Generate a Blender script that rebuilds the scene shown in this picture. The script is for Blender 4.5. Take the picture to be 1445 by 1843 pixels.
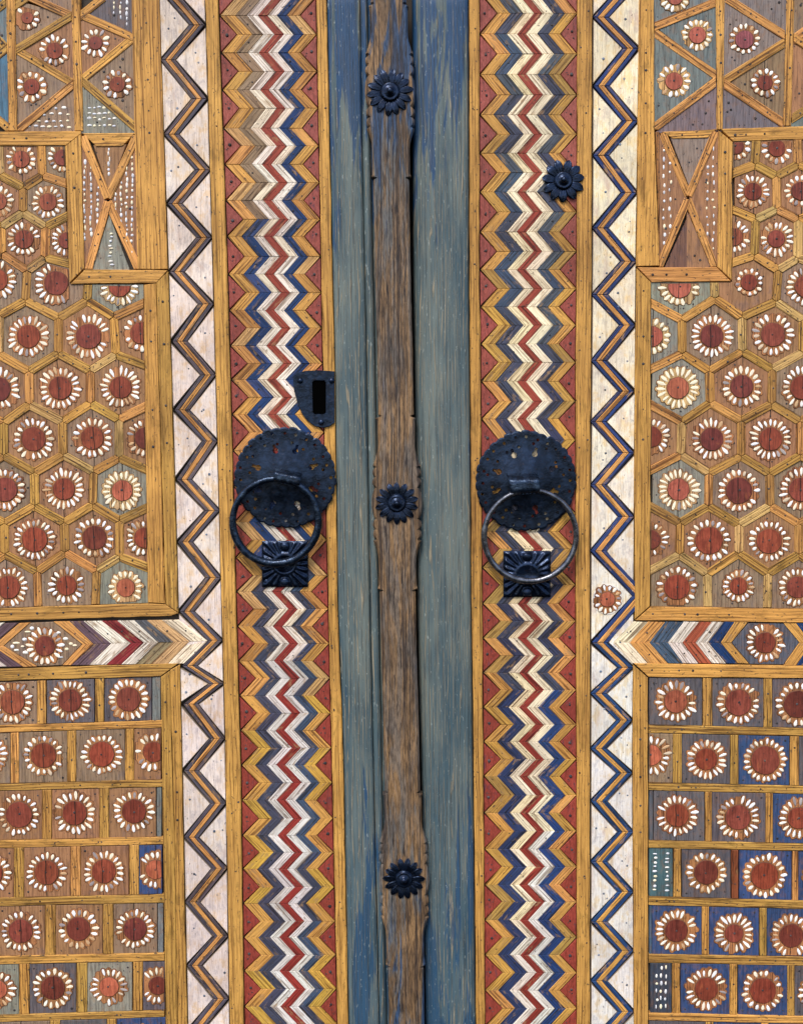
import bpy, math, random
from mathutils import Matrix, Vector
random.seed(7)
rnd = random.random
def U(a, b): return a + (b - a) * random.random()

for o in list(bpy.data.objects): bpy.data.objects.remove(o)
scene = bpy.context.scene
COL = scene.collection

# ------------------------------------------------------------------ camera
PW, PH = 1445.0, 1843.0          # size of the photograph in pixels
FPX = 1950.0                     # focal length in photo pixels
DIST = 1.5                       # metres from the lens to the door
PITCH, ROLL = math.radians(4.7), -0.0115
PXM = FPX / DIST                 # photo pixels per metre on the door
ROT = Matrix.Rotation(math.pi / 2 - PITCH, 3, 'X') @ Matrix.Rotation(ROLL, 3, 'Z')
AIM = Vector((0, 0, 1.15))
CAM = AIM - (ROT @ Vector((0, 0, -1))) * DIST
cam_d = bpy.data.cameras.new('camera'); cam = bpy.data.objects.new('camera', cam_d); COL.objects.link(cam)
cam.location = CAM; cam.rotation_euler = ROT.to_euler()
cam_d.sensor_fit = 'HORIZONTAL'; cam_d.sensor_width = 36.0; cam_d.lens = 36.0 * FPX / PW
cam_d.clip_start = 0.05; cam_d.clip_end = 200
scene.camera = cam

# ------------------------------------------------------------------ daylight (soft, open shade)
SUN_EL, SUN_AZ = math.radians(52), math.radians(200)   # azimuth measured from +Y clockwise
world = bpy.data.worlds.new('World'); scene.world = world; world.use_nodes = True
wn = world.node_tree.nodes; wl = world.node_tree.links
sky = wn.new('ShaderNodeTexSky'); sky.sky_type = 'NISHITA'; sky.sun_disc = False
sky.sun_elevation = SUN_EL; sky.sun_rotation = SUN_AZ; sky.air_density = 1.0; sky.dust_density = 2.0
bg = wn['Background']; bg.inputs['Strength'].default_value = 0.12
wl.new(sky.outputs[0], bg.inputs['Color'])
sun_d = bpy.data.lights.new('sun', 'SUN'); sun = bpy.data.objects.new('sun', sun_d); COL.objects.link(sun)
sun_d.energy = 1.5; sun_d.angle = math.radians(18); sun_d.color = (1.0, 0.93, 0.83)
sd = Vector((math.sin(SUN_AZ) * math.cos(SUN_EL), math.cos(SUN_AZ) * math.cos(SUN_EL), math.sin(SUN_EL)))
sun.rotation_euler = sd.to_track_quat('Z', 'Y').to_euler(); sun.location = sd * 20
vs = scene.view_settings
vs.view_transform = 'Standard'; vs.look = 'None'; vs.exposure = 0.94; vs.gamma = 1.0; vs.use_curve_mapping = False
scene.render.engine = 'CYCLES'

# ------------------------------------------------------------------ photo pixel -> point at height h in front of the door plane
def W(px, py, h=0.0):
    d = ROT @ Vector(((px - PW / 2) / FPX, -(py - PH / 2) / FPX, -1.0))
    t = (-h - CAM.y) / d.y
    return CAM + d * t
def MM(n): return n / 1000.0
def lerp_tab(tab, y):
    if y <= tab[0][0]: i = 0
    elif y >= tab[-1][0]: i = len(tab) - 2
    else:
        i = 0
        while tab[i + 1][0] < y: i += 1
    (a, xa), (b, xb) = tab[i], tab[i + 1]
    return xa + (xb - xa) * (y - a) / (b - a)

# ------------------------------------------------------------------ materials
def srgb(r, g, b):
    f = lambda c: c / 12.92 if c <= 0.04045 else ((c + 0.055) / 1.055) ** 2.4
    return (f(r / 255), f(g / 255), f(b / 255))
class NT:
    def __init__(s, name):
        s.m = bpy.data.materials.new(name); s.m.use_nodes = True
        s.t = s.m.node_tree; s.n = s.t.nodes; s.p = s.n['Principled BSDF']
    def link(s, a, b): s.t.links.new(a, b)
    def put(s, node, key, v):
        i = node.inputs[key]
        if hasattr(v, 'is_linked') or isinstance(v, bpy.types.NodeSocket): s.link(v, i)
        else: i.default_value = v
    def math(s, op, a, b=0.0, c=None, clamp=False):
        n = s.n.new('ShaderNodeMath'); n.operation = op; n.use_clamp = clamp
        s.put(n, 0, a); s.put(n, 1, b)
        if c is not None: s.put(n, 2, c)
        return n.outputs[0]
    def mix(s, f, a, b, mode='MIX'):
        n = s.n.new('ShaderNodeMix'); n.data_type = 'RGBA'; n.blend_type = mode
        s.put(n, 0, f)
        for k, v in ((6, a), (7, b)):
            if isinstance(v, tuple) and len(v) == 3: v = v + (1,)
            s.put(n, k, v)
        return n.outputs[2]
    def comb(s, x, y, z):
        n = s.n.new('ShaderNodeCombineXYZ'); s.put(n, 0, x); s.put(n, 1, y); s.put(n, 2, z); return n.outputs[0]
    def noise(s, vec, scale=1.0, detail=2.0, rough=0.5, dist=0.0):
        n = s.n.new('ShaderNodeTexNoise'); s.link(vec, n.inputs['Vector'])
        n.inputs['Scale'].default_value = scale; n.inputs['Detail'].default_value = detail
        n.inputs['Roughness'].default_value = rough; n.inputs['Distortion'].default_value = dist
        return n.outputs[0]
    def ramp(s, f, lo, hi):            # smooth 0..1 between lo and hi
        n = s.n.new('ShaderNodeMapRange'); n.interpolation_type = 'SMOOTHSTEP'
        s.put(n, 0, f); n.inputs[1].default_value = lo; n.inputs[2].default_value = hi
        return n.outputs[0]
    def uv(s):
        n = s.n.new('ShaderNodeUVMap'); n.uv_map = 'UVMap'
        x = s.n.new('ShaderNodeSeparateXYZ'); s.link(n.outputs[0], x.inputs[0]); return x.outputs[0], x.outputs[1]
    def obj(s):
        return s.n.new('ShaderNodeObjectInfo')
    def bump(s, h, strength, dist):
        n = s.n.new('ShaderNodeBump'); s.link(h, n.inputs['Height'])
        n.inputs['Strength'].default_value = strength; n.inputs['Distance'].default_value = dist
        s.link(n.outputs[0], s.p.inputs['Normal'])

def painted_wood(name, bare=(0.32, 0.19, 0.09), lines=0.55, wear_lo=0.60, wear_hi=0.72, speck=0.66, across=420, along=14, rough=0.66, coarse=1.0, dirt=0.0, fib=1.0, stripe=0.0, freq=300, mott=0.0):
    k = NT(name); u, v = k.uv(); oi = k.obj()
    r = k.math('MULTIPLY', oi.outputs['Random'], 37.0)
    fine = k.noise(k.comb(k.math('MULTIPLY', u, along), k.math('MULTIPLY', v, across), r), 1, 3, 0.6, 0.25)
    fibre = k.noise(k.comb(k.math('MULTIPLY', u, along * 3), k.math('MULTIPLY', v, across * 1.9), r), 1, 3, 0.7)
    wear = k.noise(k.comb(k.math('MULTIPLY', u, 60 * coarse), k.math('MULTIPLY', v, 170 * coarse), r), 1, 5, 0.62)
    spk = k.noise(k.comb(k.math('MULTIPLY', u, 190), k.math('MULTIPLY', v, 400), r), 1, 2, 0.5)
    geo = k.n.new('ShaderNodeNewGeometry')
    big = k.noise(geo.outputs['Position'], 9, 4, 0.6)
    base = oi.outputs['Color']
    # tone variation in broad blotches
    c = k.mix(k.ramp(big, 0.3, 0.7), k.mix(1.0, base, (0.80, 0.76, 0.74), 'MULTIPLY'), k.mix(1.0, base, (1.12, 1.10, 1.06), 'MULTIPLY'))
    if mott:
        mn = k.noise(k.comb(k.math('MULTIPLY', u, 55), k.math('MULTIPLY', v, 75), k.math('ADD', r, 31)), 1, 6, 0.7)
        c = k.mix(k.math('MULTIPLY', k.ramp(mn, 0.48, 0.64), mott), c, k.mix(1.0, c, (0.95, 0.82, 0.62), 'MULTIPLY'))
        c = k.mix(k.math('MULTIPLY', k.math('SUBTRACT', 1.0, k.ramp(mn, 0.34, 0.48)), mott), c, k.mix(1.0, c, (0.74, 0.75, 0.80), 'MULTIPLY'))
    # fibres
    c = k.mix(k.ramp(fibre, 0.32, 0.66), k.mix(fib, c, (0.70, 0.66, 0.62), 'MULTIPLY'), k.mix(fib, c, (1.06, 1.05, 1.04), 'MULTIPLY'))
    # dark grooves of the grain
    groove = k.math('MULTIPLY', k.math('SUBTRACT', 1.0, k.ramp(fine, 0.36, 0.47)), lines)
    c = k.mix(groove, c, k.mix(1.0, c, (0.30, 0.24, 0.20), 'MULTIPLY'))
    if stripe:
        wv = k.noise(k.comb(k.math('MULTIPLY', u, 6), k.math('MULTIPLY', v, 40), k.math('ADD', r, 3)), 1, 3, 0.6)
        tt = k.math('PINGPONG', k.math('ADD', k.math('MULTIPLY', v, freq), k.math('MULTIPLY', wv, 3.2)), 0.5)
        md = k.ramp(k.noise(k.comb(k.math('MULTIPLY', u, 14), k.math('MULTIPLY', v, 130), k.math('ADD', r, 21)), 1, 3, 0.6), 0.40, 0.58)
        st = k.math('MULTIPLY', k.math('MULTIPLY', k.math('SUBTRACT', 1.0, k.ramp(tt, 0.05, 0.20)), md), stripe)
        c = k.mix(st, c, k.mix(1.0, c, (0.26, 0.20, 0.16), 'MULTIPLY'))
    if dirt:
        dn = k.noise(k.comb(k.math('MULTIPLY', u, 28), k.math('MULTIPLY', v, 95), k.math('ADD', r, 9)), 1, 5, 0.68, 0.5)
        c = k.mix(k.math('MULTIPLY', k.ramp(dn, 0.50, 0.66), dirt), c, k.mix(1.0, c, (0.46, 0.47, 0.40), 'MULTIPLY'))
        c = k.mix(k.math('MULTIPLY', k.math('SUBTRACT', 1.0, k.ramp(dn, 0.30, 0.44)), dirt * 0.7), c, k.mix(1.0, c, (1.12, 1.16, 1.22), 'MULTIPLY'))
    if dirt:
        sp = k.n.new('ShaderNodeSeparateXYZ'); k.link(geo.outputs['Position'], sp.inputs[0])
        hz = k.math('SUBTRACT', 1.0, k.ramp(k.math('ABSOLUTE', k.math('SUBTRACT', sp.outputs[2], 1.15)), 0.05, 0.32))
        hx_ = k.math('SUBTRACT', 1.0, k.ramp(k.math('ABSOLUTE', sp.outputs[0]), 0.14, 0.30))
        gn = k.ramp(k.noise(geo.outputs['Position'], 26, 5, 0.65), 0.40, 0.62)
        c = k.mix(k.math('MULTIPLY', k.math('MULTIPLY', k.math('MULTIPLY', hz, hx_), gn), 0.45), c, k.mix(1.0, c, (0.55, 0.50, 0.44), 'MULTIPLY'))
    # paint rubbed through to bare wood; the object's alpha says how much
    wl_ = k.math('MULTIPLY', k.ramp(wear, wear_lo, wear_hi), oi.outputs['Alpha'])
    c = k.mix(wl_, c, bare)
    # worm holes and dirt
    c = k.mix(k.math('MULTIPLY', k.ramp(spk, speck, speck + 0.05), 0.85), c, (0.035, 0.028, 0.025))
    k.link(c, k.p.inputs['Base Color'])
    k.p.inputs['Roughness'].default_value = rough; k.p.inputs['Specular IOR Level'].default_value = 0.3
    h = k.math('ADD', k.math('MULTIPLY', fine, 0.8), k.math('ADD', k.math('MULTIPLY', fibre, 0.35), k.math('MULTIPLY', wear, 0.3)))
    k.bump(h, 0.8, 0.0014)
    return k.m

def tile_wood(name, disc=False):
    # upright grain, stains, and on some a drying crack (alpha says where)
    k = NT(name); u, v = k.uv(); oi = k.obj()
    r = k.math('MULTIPLY', oi.outputs['Random'], 53.0)
    fine = k.noise(k.comb(k.math('MULTIPLY', u, 28), k.math('MULTIPLY', v, 400), r), 1, 4, 0.7)
    stain = k.noise(k.comb(k.math('MULTIPLY', u, 70), k.math('MULTIPLY', v, 110), r), 1, 6, 0.7, 0.4)
    stain2 = k.noise(k.comb(k.math('MULTIPLY', u, 45), k.math('MULTIPLY', v, 80), k.math('ADD', r, 11)), 1, 6, 0.7, 0.4)
    spk = k.noise(k.comb(k.math('MULTIPLY', u, 220), k.math('MULTIPLY', v, 300), r), 1, 2, 0.5)
    base = oi.outputs['Color']
    if disc:
        c = k.mix(k.ramp(stain, 0.35, 0.68), k.mix(1.0, base, (0.66, 0.60, 0.58), 'MULTIPLY'), base)
        c = k.mix(k.math('MULTIPLY', k.ramp(stain2, 0.58, 0.72), 0.5), c, (0.42, 0.13, 0.045))
    else:
        c = k.mix(k.math('MULTIPLY', k.ramp(stain, 0.46, 0.68), 0.75), base, k.mix(0.5, base, (0.24, 0.115, 0.05)))
        c = k.mix(k.math('MULTIPLY', k.ramp(stain2, 0.50, 0.70), 0.6), c, k.mix(0.45, base, (0.03, 0.05, 0.11)))
    c = k.mix(k.ramp(fine, 0.30, 0.62), k.mix(1.0, c, (0.55, 0.51, 0.50), 'MULTIPLY'), k.mix(1.0, c, (1.15, 1.12, 1.1), 'MULTIPLY'))
    c = k.mix(k.math('MULTIPLY', k.ramp(spk, 0.66, 0.72), 0.8), c, (0.02, 0.02, 0.025))
    # crack
    a = oi.outputs['Alpha']
    wob = k.noise(k.comb(k.math('MULTIPLY', u, 40), k.math('MULTIPLY', a, 91), 0.3), 1, 2, 0.5)
    off = k.math('ADD', k.math('MULTIPLY', k.math('SUBTRACT', a, 0.75), 0.016), k.math('MULTIPLY', k.math('SUBTRACT', wob, 0.5), 0.004))
    dist = k.math('ABSOLUTE', k.math('SUBTRACT', v, off))
    crack = k.math('MULTIPLY', k.math('SUBTRACT', 1.0, k.ramp(dist, 0.00035, 0.0009)), k.math('GREATER_THAN', a, 0.5))
    c = k.mix(k.math('MULTIPLY', crack, 0.9), c, (0.015, 0.010, 0.008))
    k.link(c, k.p.inputs['Base Color'])
    k.p.inputs['Roughness'].default_value = 0.6; k.p.inputs['Specular IOR Level'].default_value = 0.3
    h = k.math('SUBTRACT', k.math('ADD', k.math('MULTIPLY', fine, 0.6), k.math('MULTIPLY', stain, 0.6)), k.math('MULTIPLY', crack, 1.2))
    k.bump(h, 0.5, 0.001)
    return k.m

def petal_paint(name, attr=False):
    k = NT(name); geo = k.n.new('ShaderNodeNewGeometry')
    n1 = k.noise(geo.outputs['Position'], 420, 4, 0.6); n2 = k.noise(geo.outputs['Position'], 900, 2, 0.5)
    if attr:
        at = k.n.new('ShaderNodeAttribute'); at.attribute_name = 'col'; base = at.outputs['Color']
    else: base = k.obj().outputs['Color']
    c = k.mix(k.ramp(n1, 0.57, 0.70), base, k.mix(0.55, base, (0.30, 0.17, 0.08)))
    c = k.mix(k.math('MULTIPLY', k.ramp(n2, 0.66, 0.74), 0.7), c, (0.06, 0.07, 0.11))
    k.link(c, k.p.inputs['Base Color']); k.p.inputs['Roughness'].default_value = 0.7; k.p.inputs['Specular IOR Level'].default_value = 0.2
    k.bump(n1, 0.6, 0.001)
    return k.m

def blue_board(name, lo, hi):
    k = NT(name); u, v = k.uv(); oi = k.obj()
    r = k.math('MULTIPLY', oi.outputs['Random'], 37.0)
    wav = k.math('ADD', v, k.math('MULTIPLY', k.noise(k.comb(k.math('MULTIPLY', u, 5), k.math('MULTIPLY', v, 12), r), 1, 2, 0.5), 0.004))
    gw = k.noise(k.comb(k.math('MULTIPLY', u, 1.6), k.math('MULTIPLY', v, 30), k.math('ADD', r, 2)), 1, 3, 0.6)
    gt = k.math('PINGPONG', k.math('ADD', k.math('MULTIPLY', v, 270), k.math('MULTIPLY', gw, 9.0)), 0.5)
    gm = k.ramp(k.noise(k.comb(k.math('MULTIPLY', u, 16), k.math('MULTIPLY', v, 120), k.math('ADD', r, 17)), 1, 6, 0.75), 0.42, 0.56)
    ln = k.math('MULTIPLY', k.math('SUBTRACT', 1.0, k.ramp(gt, 0.08, 0.16)), gm)
    ln2 = k.noise(k.comb(k.math('MULTIPLY', u, 5), k.math('MULTIPLY', wav, 430), r), 1, 4, 0.75)
    mott = k.noise(k.comb(k.math('MULTIPLY', u, 5), k.math('MULTIPLY', v, 28), r), 1, 4, 0.6)
    pat = k.noise(k.comb(k.math('MULTIPLY', u, 3.6), k.math('MULTIPLY', v, 46), k.math('ADD', r, 5)), 1, 7, 0.66, 0.6)
    scr = k.noise(k.comb(k.math('MULTIPLY', u, 90), k.math('MULTIPLY', v, 330), r), 1, 3, 0.65)
    c = k.mix(k.ramp(mott, 0.32, 0.68), srgb(*lo), srgb(*hi))
    # bluer where the paint is thickest: top of the boards, and again low down
    top = k.ramp(u, 1.38, 1.78); low = k.math('SUBTRACT', 1.0, k.ramp(u, 0.45, 1.0))
    thr = k.math('SUBTRACT', 0.66, k.math('ADD', k.math('MULTIPLY', top, 0.24), k.math('MULTIPLY', low, 0.17)))
    pm = k.ramp(k.math('SUBTRACT', pat, thr), 0.0, 0.045)
    c = k.mix(k.math('MULTIPLY', pm, 0.85), c, srgb(14, 62, 104))
    c = k.mix(k.math('MULTIPLY', low, 0.45), c, srgb(58, 88, 106))
    c = k.mix(k.math('MULTIPLY', k.math('MULTIPLY', ln, k.math('SUBTRACT', 1.0, k.math('MULTIPLY', pm, 0.7))), 0.62), c, srgb(166, 150, 122))
    c = k.mix(k.math('MULTIPLY', k.math('SUBTRACT', 1.0, k.ramp(ln2, 0.42, 0.46)), 0.62), c, srgb(40, 52, 60))
    c = k.mix(k.math('MULTIPLY', k.ramp(scr, 0.64, 0.68), 0.5), c, srgb(170, 178, 174))
    k.link(c, k.p.inputs['Base Color']); k.p.inputs['Roughness'].default_value = 0.5; k.p.inputs['Specular IOR Level'].default_value = 0.35
    k.bump(k.math('ADD', k.math('MULTIPLY', ln, 0.8), k.math('MULTIPLY', ln2, 0.8)), 0.7, 0.0015)
    return k.m

def batten_wood(name):
    k = NT(name); u, v = k.uv()
    wav = k.math('ADD', v, k.math('MULTIPLY', k.noise(k.comb(k.math('MULTIPLY', u, 7), k.math('MULTIPLY', v, 18), 2.0), 1, 3, 0.55), 0.010))
    g = k.noise(k.comb(k.math('MULTIPLY', u, 3), k.math('MULTIPLY', wav, 300), 0.5), 1, 4, 0.72)
    dash = k.noise(k.comb(k.math('MULTIPLY', u, 22), k.math('MULTIPLY', wav, 330), 3.5), 1, 3, 0.65)
    mott = k.noise(k.comb(k.math('MULTIPLY', u, 9), k.math('MULTIPLY', v, 40), 7.0), 1, 4, 0.6, 0.5)
    pat = k.noise(k.comb(k.math('MULTIPLY', u, 6), k.math('MULTIPLY', v, 62), 13.0), 1, 7, 0.64, 0.8)
    c = k.mix(k.ramp(mott, 0.35, 0.66), srgb(100, 80, 60), srgb(144, 114, 80))
    top0 = k.ramp(u, 1.35, 1.65); low0 = k.math('SUBTRACT', 1.0, k.ramp(u, 0.55, 0.9))
    grey = k.math('MULTIPLY', k.ramp(pat, 0.44, 0.56), k.math('ADD', 0.5, k.math('MULTIPLY', k.math('ADD', top0, low0), 0.5)))
    c = k.mix(grey, c, srgb(96, 100, 102))
    top = k.ramp(u, 1.48, 1.72); low = k.math('SUBTRACT', 1.0, k.ramp(u, 0.5, 0.78))
    thr = k.math('SUBTRACT', 0.64, k.math('ADD', k.math('MULTIPLY', top, 0.16), k.math('MULTIPLY', low, 0.13)))
    c = k.mix(k.math('MULTIPLY', k.ramp(k.math('SUBTRACT', pat, thr), 0.0, 0.05), 0.75), c, srgb(26, 66, 108))
    c = k.mix(k.math('MULTIPLY', k.math('SUBTRACT', 1.0, k.ramp(g, 0.43, 0.47)), 0.8), c, srgb(52, 44, 42))
    c = k.mix(k.math('MULTIPLY', k.math('SUBTRACT', 1.0, k.ramp(dash, 0.36, 0.42)), 0.85), c, srgb(40, 34, 34))
    fb = k.noise(k.comb(k.math('MULTIPLY', u, 60), k.math('MULTIPLY', wav, 380), 8.0), 1, 4, 0.75)
    c = k.mix(k.ramp(fb, 0.36, 0.62), k.mix(1.0, c, (0.55, 0.53, 0.52), 'MULTIPLY'), k.mix(1.0, c, (1.22, 1.2, 1.18), 'MULTIPLY'))
    k.link(c, k.p.inputs['Base Color']); k.p.inputs['Roughness'].default_value = 0.55; k.p.inputs['Specular IOR Level'].default_value = 0.3
    k.bump(k.math('ADD', g, k.math('MULTIPLY', dash, 0.8)), 0.9, 0.002)
    return k.m

def iron(name, col, rough, metal, bump=0.35, edge=None):
    k = NT(name); geo = k.n.new('ShaderNodeNewGeometry')
    n1 = k.noise(geo.outputs['Position'], 105, 3, 0.55); n2 = k.noise(geo.outputs['Position'], 420, 2, 0.5)
    c = k.mix(k.ramp(n1, 0.35, 0.7), tuple(x * 0.55 for x in col), tuple(min(1, x * 1.3) for x in col))
    c = k.mix(k.math('MULTIPLY', k.ramp(n2, 0.60, 0.70), 0.35), c, (0.050, 0.028, 0.018))
    if edge: c = k.mix(k.ramp(n1, 0.56, 0.70), c, edge)
    k.link(c, k.p.inputs['Base Color']); k.p.inputs['Metallic'].default_value = metal
    rr = k.math('ADD', rough, k.math('MULTIPLY', k.math('SUBTRACT', n1, 0.5), 0.35)); k.link(rr, k.p.inputs['Roughness'])
    k.p.inputs['Specular IOR Level'].default_value = 0.5
    k.bump(k.math('ADD', n1, k.math('MULTIPLY', n2, 0.35)), bump, 0.002)
    return k.m

def plain(name, col, rough=0.8):
    k = NT(name); geo = k.n.new('ShaderNodeNewGeometry'); n1 = k.noise(geo.outputs['Position'], 60, 4, 0.6)
    k.link(k.mix(n1, tuple(x * 0.6 for x in col), tuple(x * 1.3 for x in col)), k.p.inputs['Base Color'])
    k.p.inputs['Roughness'].default_value = rough
    return k.m

M_SLAT = painted_wood('painted grained slat', lines=0.9, across=360, along=11, wear_lo=0.55, wear_hi=0.66, stripe=0.7, freq=300)
M_FRAME = painted_wood('yellow painted board', lines=0.6, across=300, along=5, wear_lo=0.62, wear_hi=0.80, bare=(0.30, 0.17, 0.06), dirt=0.6, stripe=0.7, freq=230)
M_BATTEN = painted_wood('yellow painted batten', lines=0.92, across=340, along=7, speck=0.64, bare=(0.24, 0.15, 0.06), dirt=0.8, stripe=0.95, freq=280)
M_WHITE = painted_wood('white painted board', lines=0.30, across=360, along=24, wear_lo=0.52, wear_hi=0.72, bare=(0.55, 0.40, 0.32), speck=0.70, coarse=0.45, fib=0.55, mott=1.0)
M_RED = painted_wood('red painted board', lines=0.45, across=300, along=60, wear_lo=0.55, wear_hi=0.72, bare=(0.10, 0.035, 0.05), speck=0.68)
M_TILE = tile_wood('weathered tile'); M_DISC = tile_wood('red painted disc', True)
M_PETAL = petal_paint('petal paint'); M_PETALS = petal_paint('petal paint mixed', True)
M_BLUE = blue_board('blue stained board', (64, 84, 92), (106, 116, 112))
M_CENTRE = batten_wood('worn oak batten')
M_IRON = iron('black painted iron', (0.0125, 0.024, 0.050), 0.33, 0.75, 0.28)
M_IRON2 = iron('blue black cast iron', (0.012, 0.023, 0.052), 0.25, 0.75, 0.3)
M_RING = iron('worn black iron ring', (0.018, 0.033, 0.064), 0.28, 0.75, 0.4, (0.05, 0.08, 0.13))
M_STEEL = iron('polished worn ring', (0.13, 0.14, 0.17), 0.26, 0.85, 0.22)
M_NAIL = petal_paint('rusty nail head', True)
M_DARK = plain('dark raw wood', (0.030, 0.022, 0.016))
M_GROOVE = plain('dirt and painted shade in the carving', srgb(96, 60, 38), 0.8)  # brown dirt plus carving shade, painted on edges of rings, discs and petals
M_DIRT = plain('dirt along the joints', srgb(128, 112, 96), 0.85)
M_KEYHOLE_SHADE = plain('painted shade inside the lock', (0.0008, 0.0008, 0.0008), 1.0); M_KEYHOLE_SHADE.node_tree.nodes['Principled BSDF'].inputs['Specular IOR Level'].default_value = 0.02  # near-black colour stands in for the shade inside the keyhole

# ------------------------------------------------------------------ object helpers
WL = {}                                         # world location of every object
def make(name, mesh, mat, parent, loc, color=None, label=None, smooth=False):
    o = bpy.data.objects.new(name, mesh); COL.objects.link(o)
    if mat and not mesh.materials: mesh.materials.append(mat)
    loc = Vector(loc)
    if parent is not None:
        o.parent = parent; o.location = loc - WL[parent.name]
    else: o.location = loc
    WL[o.name] = loc
    if color: o.color = color if len(color) == 4 else tuple(color) + (0.0,)
    if label: o['label'] = label
    if smooth: mesh.polygons.foreach_set('use_smooth', [True] * len(mesh.polygons))
    return o
def thing(name, label, cat, loc, group=None):
    o = bpy.data.objects.new(name, None); COL.objects.link(o); o.location = loc; WL[o.name] = Vector(loc)
    o['label'] = label; o['category'] = cat
    if group: o['group'] = group
    return o
def area(p): return 0.5 * sum(p[i][0] * p[(i + 1) % len(p)][1] - p[(i + 1) % len(p)][0] * p[i][1] for i in range(len(p)))
def inset(p, d):
    n = len(p); s = 1 if area(p) > 0 else -1
    dd = d if isinstance(d, (list, tuple)) else [d] * n
    L = []
    for i in range(n):
        (x0, y0), (x1, y1) = p[i], p[(i + 1) % n]
        l = math.hypot(x1 - x0, y1 - y0) or 1e-9
        nx, ny = -(y1 - y0) / l * s, (x1 - x0) / l * s
        L.append((x0 + nx * dd[i], y0 + ny * dd[i], (x1 - x0) / l, (y1 - y0) / l))
    out = []
    for i in range(n):
        ax, ay, adx, ady = L[i - 1]; bx, by, bdx, bdy = L[i]
        den = adx * bdy - ady * bdx
        if abs(den) < 0.05: out.append((bx, by)); continue
        t = ((bx - ax) * bdy - (by - ay) * bdx) / den
        q = (ax + adx * t, ay + ady * t)
        m = max(abs(x) for x in dd) * 3.5 + 1e-9
        if math.hypot(q[0] - p[i][0], q[1] - p[i][1]) > m:
            k = m / math.hypot(q[0] - p[i][0], q[1] - p[i][1]); q = (p[i][0] + (q[0] - p[i][0]) * k, p[i][1] + (q[1] - p[i][1]) * k)
        out.append(q)
    return out
def clean(p, eps=1.0):
    out = []
    for q in p:
        if not out or math.hypot(q[0] - out[-1][0], q[1] - out[-1][1]) > eps: out.append(q)
    if len(out) > 1 and math.hypot(out[0][0] - out[-1][0], out[0][1] - out[-1][1]) <= eps: out.pop()
    return out
def wobble(p, step=28, amp=0.5):
    out = []
    for i in range(len(p)):
        a, b = p[i], p[(i + 1) % len(p)]; l = math.hypot(b[0] - a[0], b[1] - a[1]); n = max(1, int(l / step))
        nx, ny = -(b[1] - a[1]) / (l or 1), (b[0] - a[0]) / (l or 1)
        for k in range(n):
            t = k / n; j = 0 if k == 0 else U(-amp, amp)
            out.append((a[0] + (b[0] - a[0]) * t + nx * j, a[1] + (b[1] - a[1]) * t + ny * j))
    return out
def piece(name, parent, poly, h0, h1, mat, color, grain=None, gap=0.55, bev=1.2, tilt=0.0, centre=None, wob=0.0, label=None, side_mat=None):
    """A cut piece of wood: an outline in photo pixels on the door, from depth h0 to h1, with eased edges."""
    poly = clean(poly)
    if len(poly) < 3 or abs(area(poly)) < 12: return None
    if wob: poly = wobble(poly, 26, wob)
    if area(poly) < 0: poly = poly[::-1]
    p0 = inset(poly, gap); p1 = inset(poly, gap + bev)
    b = bev / PXM
    base = [W(x, y, h1) for x, y in p0]; top = [W(x, y, h1) for x, y in p1]
    n = len(base)
    c = sum((Vector(v) for v in base), Vector()) / n
    if centre: cc = W(centre[0], centre[1], h1)
    tx, tz = U(-tilt, tilt), U(-tilt, tilt)
    org = Vector((c.x, -h0, c.z))
    vs_ = [(v.x - c.x, 0, v.z - c.z) for v in base]
    vs_ += [(v.x - c.x, -(h1 - h0 - b * 0.8) + (v.x - c.x) * tx + (v.z - c.z) * tz, v.z - c.z) for v in base]
    vs_ += [(v.x - c.x, -(h1 - h0) + (v.x - c.x) * tx + (v.z - c.z) * tz, v.z - c.z) for v in top]
    fs = [tuple(range(2 * n, 3 * n))]
    for k in (0, n):
        fs += [(k + i, k + (i + 1) % n, k + n + (i + 1) % n, k + n + i) for i in range(n)]
    me = bpy.data.meshes.new(name); me.from_pydata(vs_, [], fs)
    # grain direction: u runs along it
    if grain is None: gx, gz = 0.0, 1.0
    else:
        a, bb = W(grain[0][0], grain[0][1], h1), W(grain[1][0], grain[1][1], h1); l = math.hypot(bb.x - a.x, bb.z - a.z)
        gx, gz = (bb.x - a.x) / l, (bb.z - a.z) / l
    uvl = me.uv_layers.new(name='UVMap')
    ou, ov = (0, 0) if centre else (U(0, 5), U(0, 5))
    ox, oz = (c.x - cc.x, c.z - cc.z) if centre else (0, 0)
    dat = [0.0] * (2 * len(me.loops)); li = [0] * len(me.loops); me.loops.foreach_get('vertex_index', li)
    for i, vi in enumerate(li):
        x, _, z = vs_[vi]; x += ox; z += oz
        dat[2 * i] = x * gx + z * gz + ou; dat[2 * i + 1] = x * gz - z * gx + ov
    uvl.data.foreach_set('uv', dat)
    if side_mat:
        me.materials.append(mat); me.materials.append(side_mat); me.polygons.foreach_set('material_index', [0] + [1] * (len(me.polygons) - 1))
    return make(name, me, mat, parent, org, color, label)

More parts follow.
